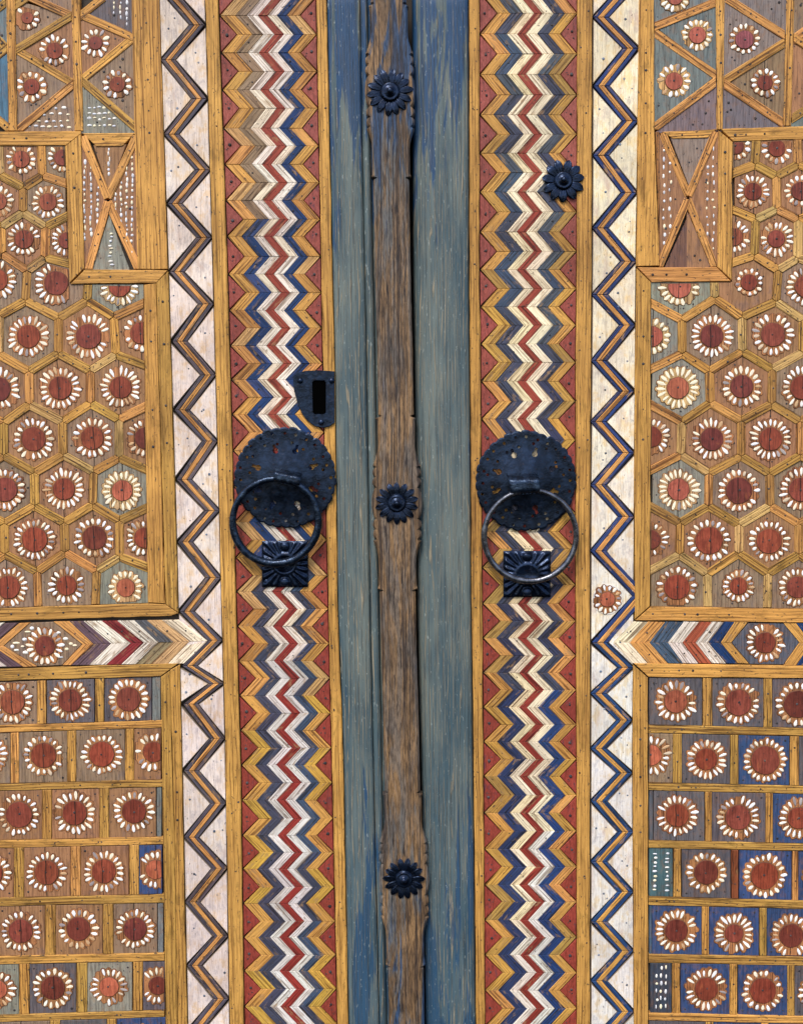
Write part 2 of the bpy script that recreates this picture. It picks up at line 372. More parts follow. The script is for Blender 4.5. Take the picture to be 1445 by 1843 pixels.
def clip(poly, a, b):                            # keep the side of a->b that is on the left in y-down pixels (labels carried)
    out = []; n = len(poly)
    f = lambda q: (b[0] - a[0]) * (q[1] - a[1]) - (b[1] - a[1]) * (q[0] - a[0])
    for i in range(n):
        (p, lp), (q, lq) = poly[i], poly[(i + 1) % n]
        fp, fq = f(p), f(q)
        if fp >= 0: out.append((p, lp))
        if (fp >= 0) != (fq >= 0):
            t = fp / (fp - fq); x = (p[0] + (q[0] - p[0]) * t, p[1] + (q[1] - p[1]) * t)
            out.append((x, lp if fp < 0 else 'new'))
    return out
def clip_poly(sub, conv):
    s = [(p, 0) for p in sub]
    if area(conv) < 0: conv = conv[::-1]
    for i in range(len(conv)):
        if s: s = clip(s, conv[i], conv[(i + 1) % len(conv)])
    return [p for p, _ in s]
def inside(p, poly):
    r = False
    for i in range(len(poly)):
        (x0, y0), (x1, y1) = poly[i], poly[i - 1]
        if (y0 > p[1]) != (y1 > p[1]) and p[0] < (x1 - x0) * (p[1] - y0) / (y1 - y0) + x0: r = not r
    return r
def jit(c, s=0.07, a=0.5):
    k = 1 + U(-s, s); return tuple(min(1, max(0, x * k * (1 + U(-s, s) * 0.35))) for x in c[:3]) + (a,)

# ------------------------------------------------------------------ paints
YEL = srgb(212, 160, 84); YEL2 = srgb(202, 154, 80); ORG = srgb(216, 158, 90); OCH = srgb(192, 150, 76)
RED = srgb(152, 68, 54); TRI = srgb(152, 82, 74); TRI_LOW = srgb(148, 64, 52)
WHT = srgb(238, 230, 220); CRM = srgb(244, 232, 204); BLU = srgb(26, 58, 110); SLATE = srgb(66, 72, 94); GREYB = srgb(148, 126, 102)
DKZ = srgb(86, 82, 96); BLZ = srgb(48, 68, 126)
PINKW = srgb(234, 220, 210); COOLW = srgb(228, 226, 222)
T_BRN = srgb(152, 112, 78); T_GRY = srgb(138, 116, 94); T_TEAL = srgb(134, 134, 122); T_BLUE = srgb(50, 72, 112); T_BLGR = srgb(92, 88, 92); T_DKTEAL = srgb(70, 100, 106)
D_RED = srgb(148, 74, 52); D_ORG = srgb(188, 106, 78); D_PINK = srgb(186, 102, 84); D_DK = srgb(122, 58, 52); D_PURP = srgb(144, 78, 84)
TAN = srgb(184, 128, 84)

# heights of the relief, in metres in front of the backing boards
H_TILE, H_BAT, H_FRAME, H_CHEV, H_BORD, H_TRI, H_ZIG = 0.0058, 0.0070, 0.0078, 0.0068, 0.0078, 0.0064, 0.0070

# ------------------------------------------------------------------ the two leaves
p = W(330, 900); q = W(1100, 900)
LEAF = {'L': thing('door_leaf', 'painted wooden door leaf carrying the keyhole lock plate and the scalloped brown centre batten', 'door', (p.x, 0, 0), 'pair of door leaves'),
        'R': thing('door_leaf', 'painted wooden door leaf with brighter ring knocker and one rosette on its chevron band', 'door', (q.x, 0, 0), 'pair of door leaves')}
PETALS = {'L': [], 'R': []}; NAILS = {'L': [], 'R': []}

def backing(side, poly, name='backing_board', h0=-0.045, h1=0.0, mat=None):
    piece(name, LEAF[side], poly, h0, h1, mat or M_DARK, (0.03, 0.022, 0.016, 0), gap=0.0, bev=0.5)
backing('L', [(-90, -90), (700, -90), (718, 900), (738, 1940), (-90, 1940)])
backing('R', [(750, -90), (1540, -90), (1540, 1940), (775, 1940)])
backing('L', [(690, -90), (770, -90), (795, 1940), (725, 1940)], 'rebate_board', -0.065, -0.047)

# ------------------------------------------------------------------ flowers
def petal_mesh():
    vs_ = []; n = 10
    prof = []
    for i in range(n):
        t = 2 * math.pi * i / n; x = 0.5 * math.cos(t); w = 0.5 * math.sin(t) * (0.80 + 0.42 * (x + 0.1))
        prof.append((x, w))
    prof = [(x * U(.93, 1.07), w * U(.85, 1.12)) for x, w in prof]
    for sc, h in ((1.0, 0.0), (0.90, 0.70), (0.50, 0.98)):
        vs_ += [(x * sc, -h, w * sc) for x, w in prof]
    vs_.append((0.02, -1.06, 0))
    fs = []
    for k in (0, n):
        fs += [(k + i, k + (i + 1) % n, k + n + (i + 1) % n, k + n + i) for i in range(n)]
    fs += [(2 * n + i, 2 * n + (i + 1) % n, 3 * n) for i in range(n)]
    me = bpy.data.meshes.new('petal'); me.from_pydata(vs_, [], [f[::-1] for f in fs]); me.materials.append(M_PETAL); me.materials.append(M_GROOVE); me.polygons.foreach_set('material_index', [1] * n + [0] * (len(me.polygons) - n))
    me.polygons.foreach_set('use_smooth', [True] * len(me.polygons))
    return me
PETS = [petal_mesh() for _ in range(5)]
def nail(side, px, py, h, r=2.3, hh=0.0005, c=(0.045, 0.042, 0.045)): NAILS[side].append((px, py, h, r, hh, c))

def flower(side, tile, tpoly, cx, cy, ro, rr, h, dcol, crack, pc=None, npet=None, ringc=TAN, conv=True, wear=0.35):
    if npet is None: npet = max(11, int(round(2 * math.pi * (ro * 0.8) / 9.6)))
    npet += random.choice((-1, 0, 0, 1))
    a0 = U(0, 6.28); lim = inset(tpoly, 1.2) if area(tpoly) > 0 else inset(tpoly[::-1], 1.2)
    ring = []
    squash = U(0.97, 1.03); A = [a0 + 2 * math.pi * (k + U(-0.10, 0.10)) / npet for k in range(npet)]
    RL = [ro * U(0.96, 1.08) for _ in range(npet)]
    for k in range(npet):
        nxt = A[k + 1] if k < npet - 1 else A[0] + 2 * math.pi
        prv = A[k - 1] if k else A[-1] - 2 * math.pi
        lo, hi = (A[k] + prv) / 2, (A[k] + nxt) / 2
        for t, s in ((0.02, 0.925), (0.2, 0.985), (0.5, 1.02), (0.8, 0.985)):
            a = lo + (hi - lo) * t; ring.append((cx + math.cos(a) * RL[k] * s, cy + math.sin(a) * RL[k] * s * squash))
    if not all(inside(q, lim) for q in ring): ring = clip_poly(ring, lim)
    hr = h + 0.0006
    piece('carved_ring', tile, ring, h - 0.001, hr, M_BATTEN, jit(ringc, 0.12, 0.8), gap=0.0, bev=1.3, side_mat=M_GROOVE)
    dj = [U(-0.025, 0.025) for _ in range(26)]
    disc = [(cx + math.cos(2 * math.pi * k / 26) * rr * (1 + dj[k]), cy + math.sin(2 * math.pi * k / 26) * rr * (1 + dj[k])) for k in range(26)]
    cl = disc
    if not all(inside(q, lim) for q in disc): cl = clip_poly(disc, lim)
    if dcol is D_RED: dcol = random.choice((D_RED, srgb(134, 64, 46), srgb(160, 86, 62), srgb(140, 70, 56), srgb(120, 58, 46), srgb(150, 72, 50)))
    col = jit(dcol, 0.12)[:3] + (crack,)
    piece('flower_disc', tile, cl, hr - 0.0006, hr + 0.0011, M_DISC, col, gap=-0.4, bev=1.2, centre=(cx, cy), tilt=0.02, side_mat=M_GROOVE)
    if crack < 0.9 and inside((cx, cy), lim) : nail(side, cx + U(-1.5, 1.5), cy + U(-1.5, 1.5), hr + 0.0011, U(1.5, 2.4))
    gr = rr + 1.2
    patch = U(0, 6.28)
    for k in range(npet):
        ln = (RL[k] * 0.985 - gr) * U(0.80, 1.08); rc = gr + ln / 2 + U(-0.3, 0.5)
        x, y = cx + math.cos(A[k]) * rc, cy + math.sin(A[k]) * rc * squash
        ex, ey = cx + math.cos(A[k]) * (rc + ln * 0.42), cy + math.sin(A[k]) * (rc + ln * 0.42) * squash
        if not inside((x, y), lim) or not inside((ex, ey), lim): continue
        if rnd() < 0.035: continue
        wd = min(2 * math.pi * rc / npet * U(0.58, 0.84), 10.2)
        c = pc or random.choice((srgb(244, 240, 234), srgb(246, 240, 224), srgb(238, 238, 240), srgb(240, 228, 204)))
        if math.cos(A[k] - patch) > 0.55 and rnd() < wear: c = random.choice((srgb(196, 160, 120), srgb(170, 160, 158), srgb(206, 186, 160)))
        elif rnd() < 0.06: c = srgb(150, 140, 140)
        PETALS[side].append((tile, x, y, A[k] + U(-0.13, 0.13), ln, wd, hr - 0.0003, U(0.0006, 0.0010), jit(c, 0.05)))

def crack_code(p=0.5):
    return U(0.62, 0.88) if rnd() < p else (0.0)

# ------------------------------------------------------------------ hexagon panels (honeycomb cells round measured flower centres)
def hexpanel(side, sites, panels, bw):
    # panels: convex outlines, upper and lower; a cell that reaches into both gets a piece in each
    n = len(sites); hw = bw / 2
    for pi, panel in enumerate(panels):
        if area(panel) < 0: panel = panel[::-1]
        done = set()
        up = lambda q: q[1] < 516 and q[4] is not T_TEAL
        for i, s in enumerate(sites):
            (cx, cy, ro, rr, tcol, dcol) = s[:6]
            if pi == 0 and not up(s) or pi == 1 and up(s) or pi == 2 and not (up(s) and cy > 500): continue
            cell = [(p, -1) for p in panel]; til = [(p, -1) for p in panel]
            for j, t in enumerate(sites):
                if j == i: continue
                dx, dy = t[0] - cx, t[1] - cy; l = math.hypot(dx, dy)
                for which in (0, 1):
                    m = (cx + dx / 2 - (dx / l * hw if which else 0), cy + dy / 2 - (dy / l * hw if which else 0))
                    a = m; b = (m[0] - dy / l * 100, m[1] + dx / l * 100)
                    f = (b[0] - a[0]) * (cy - a[1]) - (b[1] - a[1]) * (cx - a[0])
                    if f < 0: a, b = b, a
                    if which: til = clip(til, a, b) if til else til
                    else: cell = [(p, j if lb == 'new' else lb) for p, lb in clip(cell, a, b)]
                if not cell: break
            if len(cell) < 3: continue
            tp = clean([p for p, _ in til], 1.5) if til else []
            tile = None
            if len(tp) >= 3 and abs(area(tp)) > 40:
                ck = crack_code(0.55)
                tile = piece('hexagon_tile', LEAF[side], tp, 0, H_TILE + U(-.0003, .0003), M_TILE, jit(tcol, 0.10)[:3] + (ck,), gap=-0.6, bev=0.9, centre=(cx, cy), tilt=0.006)
            if pi == 2: continue
            if tile:
                teal = tcol is T_TEAL
                flower(side, tile, tp, cx, cy, ro, rr, H_TILE, dcol, ck, ringc=(srgb(214, 178, 128) if teal else TAN), wear=(0.1 if teal else 0.4), pc=(srgb(244, 232, 204) if teal and rnd() < .8 else None))
                for _ in range(2):
                    a = U(0, 6.28); x, y = cx + math.cos(a) * (ro + 3), cy + math.sin(a) * (ro + 3)
                    if inside((x, y), inset(tp, 3)): nail(side, x, y, H_TILE, U(1.4, 2.0))
            m = len(cell)
            for e in range(m):
                (a, lb), (b, _) = cell[e], cell[(e + 1) % m]
                if not isinstance(lb, int) or lb < 0 or (lb, i) in done or (pi == 0 and not up(sites[lb])): continue
                done.add((i, lb)); l = math.hypot(b[0] - a[0], b[1] - a[1])
                if l < 5 or math.hypot(sites[lb][0] - cx, sites[lb][1] - cy) > 150: continue
                ux, uy = (b[0] - a[0]) / l, (b[1] - a[1]) / l; nx, ny = -uy, ux
                la = cell[e - 1][1]; lc = cell[(e + 1) % m][1]
                k = 0.577 * hw; w2 = hw * U(0.92, 1.05)
                def end(p, s_, pointed):
                    if pointed: return [(p[0] + ux * k * s_ + nx * w2 * s_, p[1] + uy * k * s_ + ny * w2 * s_), p, (p[0] + ux * k * s_ - nx * w2 * s_, p[1] + uy * k * s_ - ny * w2 * s_)]
                    return [(p[0] - ux * 8 * s_ + nx * w2 * s_, p[1] - uy * 8 * s_ + ny * w2 * s_), (p[0] - ux * 8 * s_ - nx * w2 * s_, p[1] - uy * 8 * s_ - ny * w2 * s_)]
                poly = end(a, 1, la != -1) + end(b, -1, lc != -1)
                if la == -1 or lc == -1: poly = clip_poly(poly, panel)
                if len(poly) < 3: continue
                piece('hexagon_batten', LEAF[side], poly, 0, H_BAT + U(-.0004, .0004), M_BATTEN, jit(random.choice((YEL, YEL2, ORG, OCH, srgb(184, 138, 74), srgb(206, 170, 108))), 0.13, U(.3, 1)), grain=(a, b), gap=0.28, bev=0.8, tilt=0.01)
                if rnd() < 0.6: nail(side, (a[0] + b[0]) / 2 + U(-4, 4), (a[1] + b[1]) / 2 + U(-4, 4), H_BAT, U(1.2, 2.0))

B, G, T = T_BRN, T_GRY, T_TEAL
siteL = [(38, 286, 27, 15.5, B, D_RED), (112, 283, 27, 15, G, D_RED), (-40, 288, 27, 15, G, D_RED),
 (-3, 362, 29, 15, B, D_RED), (86, 363, 30, 16, G, D_RED), (165, 362, 29, 15, B, D_RED),
 (43, 430, 31, 17, B, D_RED), (120, 432, 30, 15, B, D_RED), (-38, 432, 30, 15, B, D_RED),
 (-6, 503, 36, 20, G, D_RED), (101, 509, 39, 22, G, D_RED), (215, 514, 36, 20, T, D_RED),
 (51, 605, 38, 21, G, D_RED), (159, 605, 40, 23, B, D_RED), (254, 599, 33, 20, B, D_RED), (-56, 603, 38, 21, B, D_RED),
 (-3, 700, 40, 22, B, D_DK), (108, 698, 38, 21, B, D_RED), (217, 697, 38, 20, B, D_RED), (322, 697, 38, 20, B, D_RED),
 (60, 790, 38, 22, B, D_RED), (166, 788, 37, 21, G, D_RED), (262, 788, 36, 20, B, D_RED), (-48, 790, 38, 22, B, D_RED),
 (9, 881, 38, 22, G, D_RED), (115, 880, 38, 20, B, D_RED), (220, 883, 36, 19, T, D_ORG), (325, 882, 36, 20, B, D_RED),
 (62, 971, 39, 23, B, D_RED), (170, 968, 37, 22, B, D_RED), (260, 968, 34, 19, B, D_RED), (-46, 972, 38, 22, B, D_RED),
 (15, 1057, 36, 21, G, D_RED), (120, 1054, 34, 18, G, D_RED), (226, 1058, 32, 17, T, D_ORG), (330, 1058, 36, 20, B, D_RED), (-90, 1056, 36, 20, B, D_RED)]
panL = [[(-60, 263), (116, 261), (126, 512), (126, 620), (-60, 620)], [(-60, 512), (258, 512), (266, 1085), (-60, 1096)], [(126, 512), (258, 512), (260, 640), (126, 640)]]
hexpanel('L', siteL, panL, 16.5)
siteR = [(1324, 262, 27, 15, G, D_RED), (1398, 266, 29, 15.5, B, D_RED), (1473, 264, 28, 15, B, D_RED),
 (1355, 344, 30, 16, B, D_RED), (1441, 343, 30, 17, B, D_RED), (1275, 345, 30, 17, B, D_RED),
 (1321, 426, 30, 16, B, D_RED), (1397, 429, 32, 16, B, D_RED), (1476, 430, 32, 16, B, D_RED),
 (1348, 508, 25, 15, B, D_RED), (1450, 515, 36, 20, G, D_RED), (1223, 515, 37, 21, T, D_PINK),
 (1174, 605, 33, 19, T, D_PINK), (1281, 604, 38, 21, G, D_DK), (1391, 602, 39, 22, B, D_RED), (1500, 603, 38, 22, B, D_RED),
 (1220, 698, 39, 20, T, D_ORG), (1335, 695, 38, 21, B, D_DK), (1444, 697, 38, 22, G, D_RED), (1112, 698, 38, 20, B, D_RED),
 (1172, 786, 34, 19, B, D_RED), (1281, 790, 38, 21, B, D_DK), (1387, 790, 38, 21, B, D_RED), (1494, 790, 38, 21, B, D_RED),
 (1221, 881, 38, 20, T, D_PINK), (1330, 883, 38, 24, G, D_DK), (1441, 881, 39, 22, G, D_RED), (1112, 882, 38, 20, B, D_RED),
 (1171, 971, 32, 18, B, D_RED), (1276, 973, 39, 25, B, D_RED), (1384, 974, 38, 23, B, D_RED), (1492, 974, 38, 23, B, D_RED),
 (1218, 1057, 36, 23, G, D_RED), (1329, 1055, 30, 16, G, D_RED), (1435, 1057, 35, 20, G, D_RED), (1110, 1057, 35, 20, G, D_RED), (1542, 1057, 35, 20, G, D_RED)]
panR = [[(1320, 254), (1500, 248), (1500, 620), (1317, 620)], [(1172, 508), (1500, 508), (1500, 1096), (1170, 1091)], [(1172, 508), (1317, 508), (1317, 640), (1172, 640)]]
hexpanel('R', siteR, panR, 16.5)

# ------------------------------------------------------------------ boards that frame the panels
def board(side, poly, grain, col=None, h=H_FRAME, name='frame_board', mat=None, wob=0.6, nails=0):
    o = piece(name, LEAF[side], poly, 0, h + U(-.0003, .0003), mat or M_FRAME, jit(col or YEL, 0.06, U(.3, .7)), grain=grain, gap=0.35, bev=0.9, wob=wob)
    for k in range((nails + 1) // 2):
        t = (k + U(.2, .8)) / nails
        nail(side, grain[0][0] + (grain[1][0] - grain[0][0]) * t, grain[0][1] + (grain[1][1] - grain[0][1]) * t, h, U(1.6, 2.6))
    return o
V = ((0, 0), (0, 100)); Hz = ((0, 0), (100, -2))
# left leaf
board('L', [(-70, 236), (146, 235), (146, 240), (119, 261), (-70, 262)], ((0, 249), (130, 247)), nails=4)
board('L', [(117, 262), (146, 239), (152, 482), (125, 509)], ((131, 250), (138, 490)), nails=4)
board('L', [(126, 511), (153, 484), (302, 486), (282, 509)], ((140, 498), (285, 497)), nails=4)
board('L', [(235, -70), (285, -70), (302, 484), (247, 484)], ((262, 0), (276, 480)), nails=9)
board('L', [(258, 512), (281, 509), (297, 1087), (266, 1085)], ((270, 512), (281, 1085)), col=YEL2, nails=7)
board('L', [(281, 508), (303, 487), (321, 1103), (298, 1088)], ((292, 512), (309, 1085)), col=OCH, nails=7)
board('L', [(-70, 1097), (266, 1086), (298, 1088), (321, 1104), (308, 1109), (-70, 1120)], ((0, 1106), (290, 1098)), col=YEL2, nails=7)
board('L', [(-70, 1206), (322, 1194), (289, 1218), (-70, 1228)], ((0, 1216), (290, 1206)), col=OCH, nails=7)
board('L', [(289, 1219), (306, 1207), (314, 1500), (321, 1920), (300, 1920), (294, 1560)], ((297, 1220), (307, 1843)), col=OCH, nails=8)
board('L', [(306, 1206), (324, 1196), (333, 1654), (339, 1920), (321, 1920), (314, 1500)], ((314, 1210), (327, 1843)), col=YEL2, nails=8)
# right leaf
board('R', [(1151, -70), (1177, -70), (1178, 232), (1187, 478), (1145, 479), (1147, 240)], ((1163, 0), (1160, 478)), nails=9)
board('R', [(1296, 231), (1500, 224), (1500, 248), (1320, 254)], ((1300, 243), (1445, 237)), nails=5)
board('R', [(1293, 233), (1319, 255), (1317, 504), (1291, 480)], ((1305, 245), (1304, 490)), nails=5)
board('R', [(1146, 480), (1290, 480), (1316, 506), (1173, 508)], ((1160, 494), (1305, 493)), col=ORG, nails=5)
board('R', [(1145, 481), (1172, 508), (1170, 1091), (1142, 1116), (1141, 800)], ((1158, 500), (1156, 1100)), col=YEL2, nails=9)
board('R', [(1171, 1092), (1500, 1096), (1500, 1122), (1143, 1117)], ((1160, 1105), (1445, 1108)), nails=7)
board('R', [(1140, 1194), (1500, 1199), (1500, 1222), (1167, 1219)], ((1150, 1206), (1445, 1210)), nails=7)
board('R', [(1139, 1196), (1166, 1220), (1167, 1920), (1141, 1920), (1139, 1400)], ((1152, 1210), (1153, 1843)), col=YEL2, nails=12)

# ------------------------------------------------------------------ square panels
def ylerp(row, x, xa, xb): return row[0] + (row[1] - row[0]) * (x - xa) / (xb - xa)
def squares(side, xa, xb, bars, rows, x_lo, x_hi):
    bars = [bars[0]] + bars[1:]
    for k in range(1, len(bars)):
        t, b = bars[k]
        yt = lambda x: ylerp(t, x, xa, xb); yb = lambda x: ylerp(b, x, xa, xb)
        piece('row_batten', LEAF[side], [(x_lo, yt(x_lo)), (x_hi, yt(x_hi)), (x_hi, yb(x_hi)), (x_lo, yb(x_lo))], 0, H_BAT + U(-.0002, .0005), M_BATTEN, jit(random.choice((YEL, OCH, YEL2)), 0.07, U(.2, .7)), grain=((x_lo, yt(x_lo)), (x_hi, yt(x_hi))), gap=0.32, bev=0.8, wob=0.6)
        for _ in range(3):
            x = U(x_lo, x_hi); nail(side, x, (yt(x) + yb(x)) / 2, H_BAT, U(1.4, 2))
    for k, row in enumerate(rows):
        top = bars[k][1]; bot = bars[k + 1][0] if k + 1 < len(bars) else (top[0] + 92, top[1] + 92)
        yt = lambda x: ylerp(top, x, xa, xb); yb = lambda x: ylerp(bot, x, xa, xb)
        quad = lambda a, b: [(a, yt(a)), (b, yt(b)), (b, yb(b)), (a, yb(a))]
        for it in row:
            if it[0] == 'v':
                piece('upright_batten', LEAF[side], quad(it[1], it[2]), 0, H_BAT + U(-.0003, .0003), M_BATTEN, jit(it[3] if len(it) > 3 else random.choice((YEL, YEL2, OCH, ORG)), 0.08, U(.3, .8)), gap=0.32, bev=0.8)
                nail(side, (it[1] + it[2]) / 2, U(yt(it[1]) + 10, yb(it[1]) - 10), H_BAT, U(1.4, 2))
            elif it[0] == 's':
                piece('filler_strip', LEAF[side], quad(it[1], it[2]), 0, H_TILE - 0.0004, M_TILE, jit(it[3], 0.06, 0), gap=0.3, bev=0.8)
            elif it[0] == 'd':
                q4 = quad(it[1], it[2])
                tile = piece('beaded_tile', LEAF[side], q4, 0, H_TILE, M_TILE, jit(it[3], 0.05)[:3] + (0.0,), gap=0.3, bev=0.9, label='narrow tile set with columns of white beads')
                x0, x1, y0, y1 = it[1] + 7, it[2] - 7, yt(it[1]) + 10, yb(it[1]) - 12
                nc = it[4]; pts = []
                for c in range(nc):
                    for r in range(it[5]):
                        if rnd() < 0.92: pts.append((x0 + 4 + (x1 - x0 - 8) * c / (nc - 1) + U(-1.2, 1.2), y0 + (y1 - y0) * r / (it[5] - 1) + U(-1, 1), 'v' if it[5] < 8 else 'h'))
                beads(tile, pts)
            else:
                _, x0, x1, cx, cy, ro, rr, tc, dc = it
                q4 = quad(x0, x1); ck = crack_code(0.5 if side == 'L' else 0.12)
                tile = piece('square_tile', LEAF[side], q4, 0, H_TILE + U(-.0003, .0003), M_TILE, jit(tc, 0.10)[:3] + (ck,), gap=0.3, bev=0.9, centre=(cx, cy), tilt=0.006)
                flower(side, tile, q4, cx, cy, ro, rr, H_TILE, dc, ck, wear=0.35)
                for _ in range(2):
                    x, y = random.choice((x0 + 8, x1 - 8)), random.choice((yt(cx) + 9, yb(cx) - 9))
                    if math.hypot(x - cx, y - cy) > ro: nail(side, x, y, H_TILE, U(1.6, 2.4))
def beads(tile, pts, sz=(2.1, 3.7), name='beads', h=H_TILE):
    vs_, fs, cols = [], [], []
    o = WL[tile.name]
    for (x, y, d) in pts:
        p = W(x, y, h); a, b = (sz[0], sz[1]) if d == 'v' else (sz[1], sz[0])
        a *= U(.6, 1.25) / PXM; b *= U(.6, 1.35) / PXM; hh = U(.0007, .0012); p = p + Vector((U(-.9, .9) / PXM, 0, U(-1.6, 1.6) / PXM)); k0 = len(vs_); n = 8
        c = jit(random.choice((srgb(238, 234, 226), srgb(226, 228, 234), srgb(240, 228, 196), srgb(206, 208, 214))), .05)
        for s, z in ((1, 0), (.8, .6), (.4, .95)):
            vs_ += [(p.x - o.x + a * s * math.cos(6.2832 * i / n), -h - o.y - hh * z, p.z - o.z + b * s * math.sin(6.2832 * i / n)) for i in range(n)]
        vs_.append((p.x - o.x, -h - o.y - hh * 1.03, p.z - o.z)); cols += [c] * (3 * n + 1)
        for k in (0, n): fs += [(k0 + k + i, k0 + k + (i + 1) % n, k0 + k + n + (i + 1) % n, k0 + k + n + i) for i in range(n)]
        fs += [(k0 + 2 * n + i, k0 + 2 * n + (i + 1) % n, k0 + 3 * n) for i in range(n)]
    if not vs_: return
    me = bpy.data.meshes.new(name); me.from_pydata(vs_, [], fs); at = me.color_attributes.new('col', 'FLOAT_COLOR', 'POINT')
    at.data.foreach_set('color', [c for col in cols for c in (col[:3] + (1.0,))])
    ob = make(name, me, M_PETALS, tile, o, smooth=True); ob['kind'] = 'stuff'; return ob

def f(x0, x1, cx, cy, ro=38, rr=22, tc=None, dc=D_RED): return ('f', x0, x1, cx, cy, ro, rr, tc or T_BRN, dc)
Bk, Gk, Bl, Bg = T_BRN, T_GRY, T_BLUE, T_BLGR
squares('L', 0, 290, [((1206, 1197), (1228, 1218)), ((1306, 1297), (1320, 1310)), ((1411, 1404), (1424, 1417)), ((1513, 1507), (1527, 1521)), ((1617, 1610), (1632, 1626)), ((1722, 1716), (1737, 1731)), ((1828, 1819), (1841, 1832))], [
 [f(-32, 67, 22, 1264, 38, 22, Gk), ('v', 67, 83), f(84, 170, 126, 1261, 38, 21, Bg), ('v', 171, 187), f(188, 273, 231, 1259, 38, 22, Bg), ('s', 274, 289, srgb(118, 122, 120))],
 [f(-60, 19, -24, 1360, 38, 22, Gk), ('v', 19, 34), f(34, 121, 78, 1360, 37, 23, Gk), ('v', 121, 137), f(137, 225, 183, 1358, 37, 23, Gk), ('v', 225, 241), f(241, 290, 276, 1354, 36, 19, Bk)],
 [('v', -26, -10), f(-10, 76, 34, 1467, 37, 24, Bk), ('v', 76, 93), f(93, 179, 134, 1464, 39, 22, Bk), ('v', 179, 196), f(196, 281, 241, 1461, 38, 22, Bk), ('s', 282, 291, srgb(116, 120, 118))],
 [f(-60, 25, -16, 1573, 37, 21, Bk), ('v', 25, 43), f(43, 127, 84, 1571, 38, 22, Bk), ('v', 127, 145), f(145, 232, 187, 1569, 38, 22, Bk), ('v', 233, 250), f(250, 292, 280, 1566, 35, 18, Bl, D_ORG)],
 [('v', -22, -4), f(-4, 81, 37, 1677, 37, 22, Bk), ('v', 81, 100), f(100, 185, 141, 1673, 37, 22, Bk), ('v', 185, 204), f(204, 283, 243, 1673, 36, 21, Gk, D_DK), ('s', 284, 294, srgb(114, 118, 118))],
 [f(-60, 34, -4, 1782, 33, 17, T_TEAL, D_ORG), ('v', 34, 53), f(53, 137, 95, 1779, 37, 22, Bg), ('v', 137, 157), f(157, 238, 196, 1777, 34, 18, T_TEAL, D_ORG), ('v', 239, 257), f(257, 297, 284, 1775, 33, 17, Bg)],
 [f(-20, 90, 40, 1888, 37, 22, Gk), ('v', 90, 108), f(108, 192, 150, 1886, 37, 22, Bg), ('v', 192, 210), f(210, 298, 255, 1882, 37, 22, Bl)]], -70, 296)
squares('R', 1167, 1445, [((1197, 1200), (1220, 1222)), ((1305, 1311), (1320, 1326)), ((1409, 1415), (1423, 1430)), ((1513, 1519), (1527, 1533)), ((1614, 1622), (1630, 1637)), ((1718, 1723), (1734, 1739)), ((1824, 1830), (1838, 1844))], [
 [f(1168, 1264, 1216, 1263, 39, 21, Bg), ('v', 1265, 1282), f(1282, 1374, 1329, 1265, 39, 24, Bg), ('v', 1374, 1390), f(1390, 1490, 1435, 1268, 39, 25, Bg)],
 [f(1168, 1211, 1172, 1360, 37, 19, Gk, D_ORG), ('v', 1211, 1227), f(1227, 1314, 1271, 1367, 37, 20, Bg), ('v', 1314, 1329), f(1329, 1421, 1377, 1369, 40, 26, Bl), ('v', 1422, 1438), f(1438, 1520, 1482, 1372, 37, 22, Bg)],
 [('s', 1168, 1175, srgb(86, 92, 100)), f(1176, 1268, 1219, 1468, 38, 21, Bg), ('v', 1269, 1281), f(1281, 1378, 1328, 1472, 40, 23, Bg), ('v', 1378, 1391), f(1391, 1490, 1437, 1473, 38, 20, Bl)],
 [('d', 1168, 1211, T_DKTEAL, 2, 9), ('v', 1212, 1226), f(1227, 1315, 1271, 1571, 37, 22, Bg), ('v', 1316, 1329, srgb(132, 72, 44)), f(1330, 1425, 1376, 1577, 40, 25, Bl), ('v', 1426, 1437), f(1437, 1530, 1481, 1580, 38, 22, Bl)],
 [('s', 1168, 1173, srgb(70, 90, 110)), f(1173, 1263, 1217, 1676, 39, 21, Bl), ('v', 1263, 1276), f(1276, 1366, 1321, 1681, 37, 17, Bl), ('v', 1367, 1380), f(1380, 1500, 1424, 1685, 38, 22, Bl)],
 [('d', 1170, 1209, srgb(58, 66, 78), 3, 6), ('v', 1210, 1224), f(1225, 1313, 1271, 1781, 39, 21, Bl), ('v', 1313, 1327), f(1328, 1417, 1373, 1784, 38, 24, Bl), ('v', 1417, 1430), f(1430, 1520, 1474, 1786, 38, 22, Bg)],
 [f(1168, 1270, 1219, 1888, 38, 22, Bg), ('v', 1270, 1284), f(1284, 1370, 1327, 1890, 38, 22, Bl), ('v', 1370, 1384), f(1384, 1500, 1436, 1893, 38, 22, Bl)]], 1167, 1500)

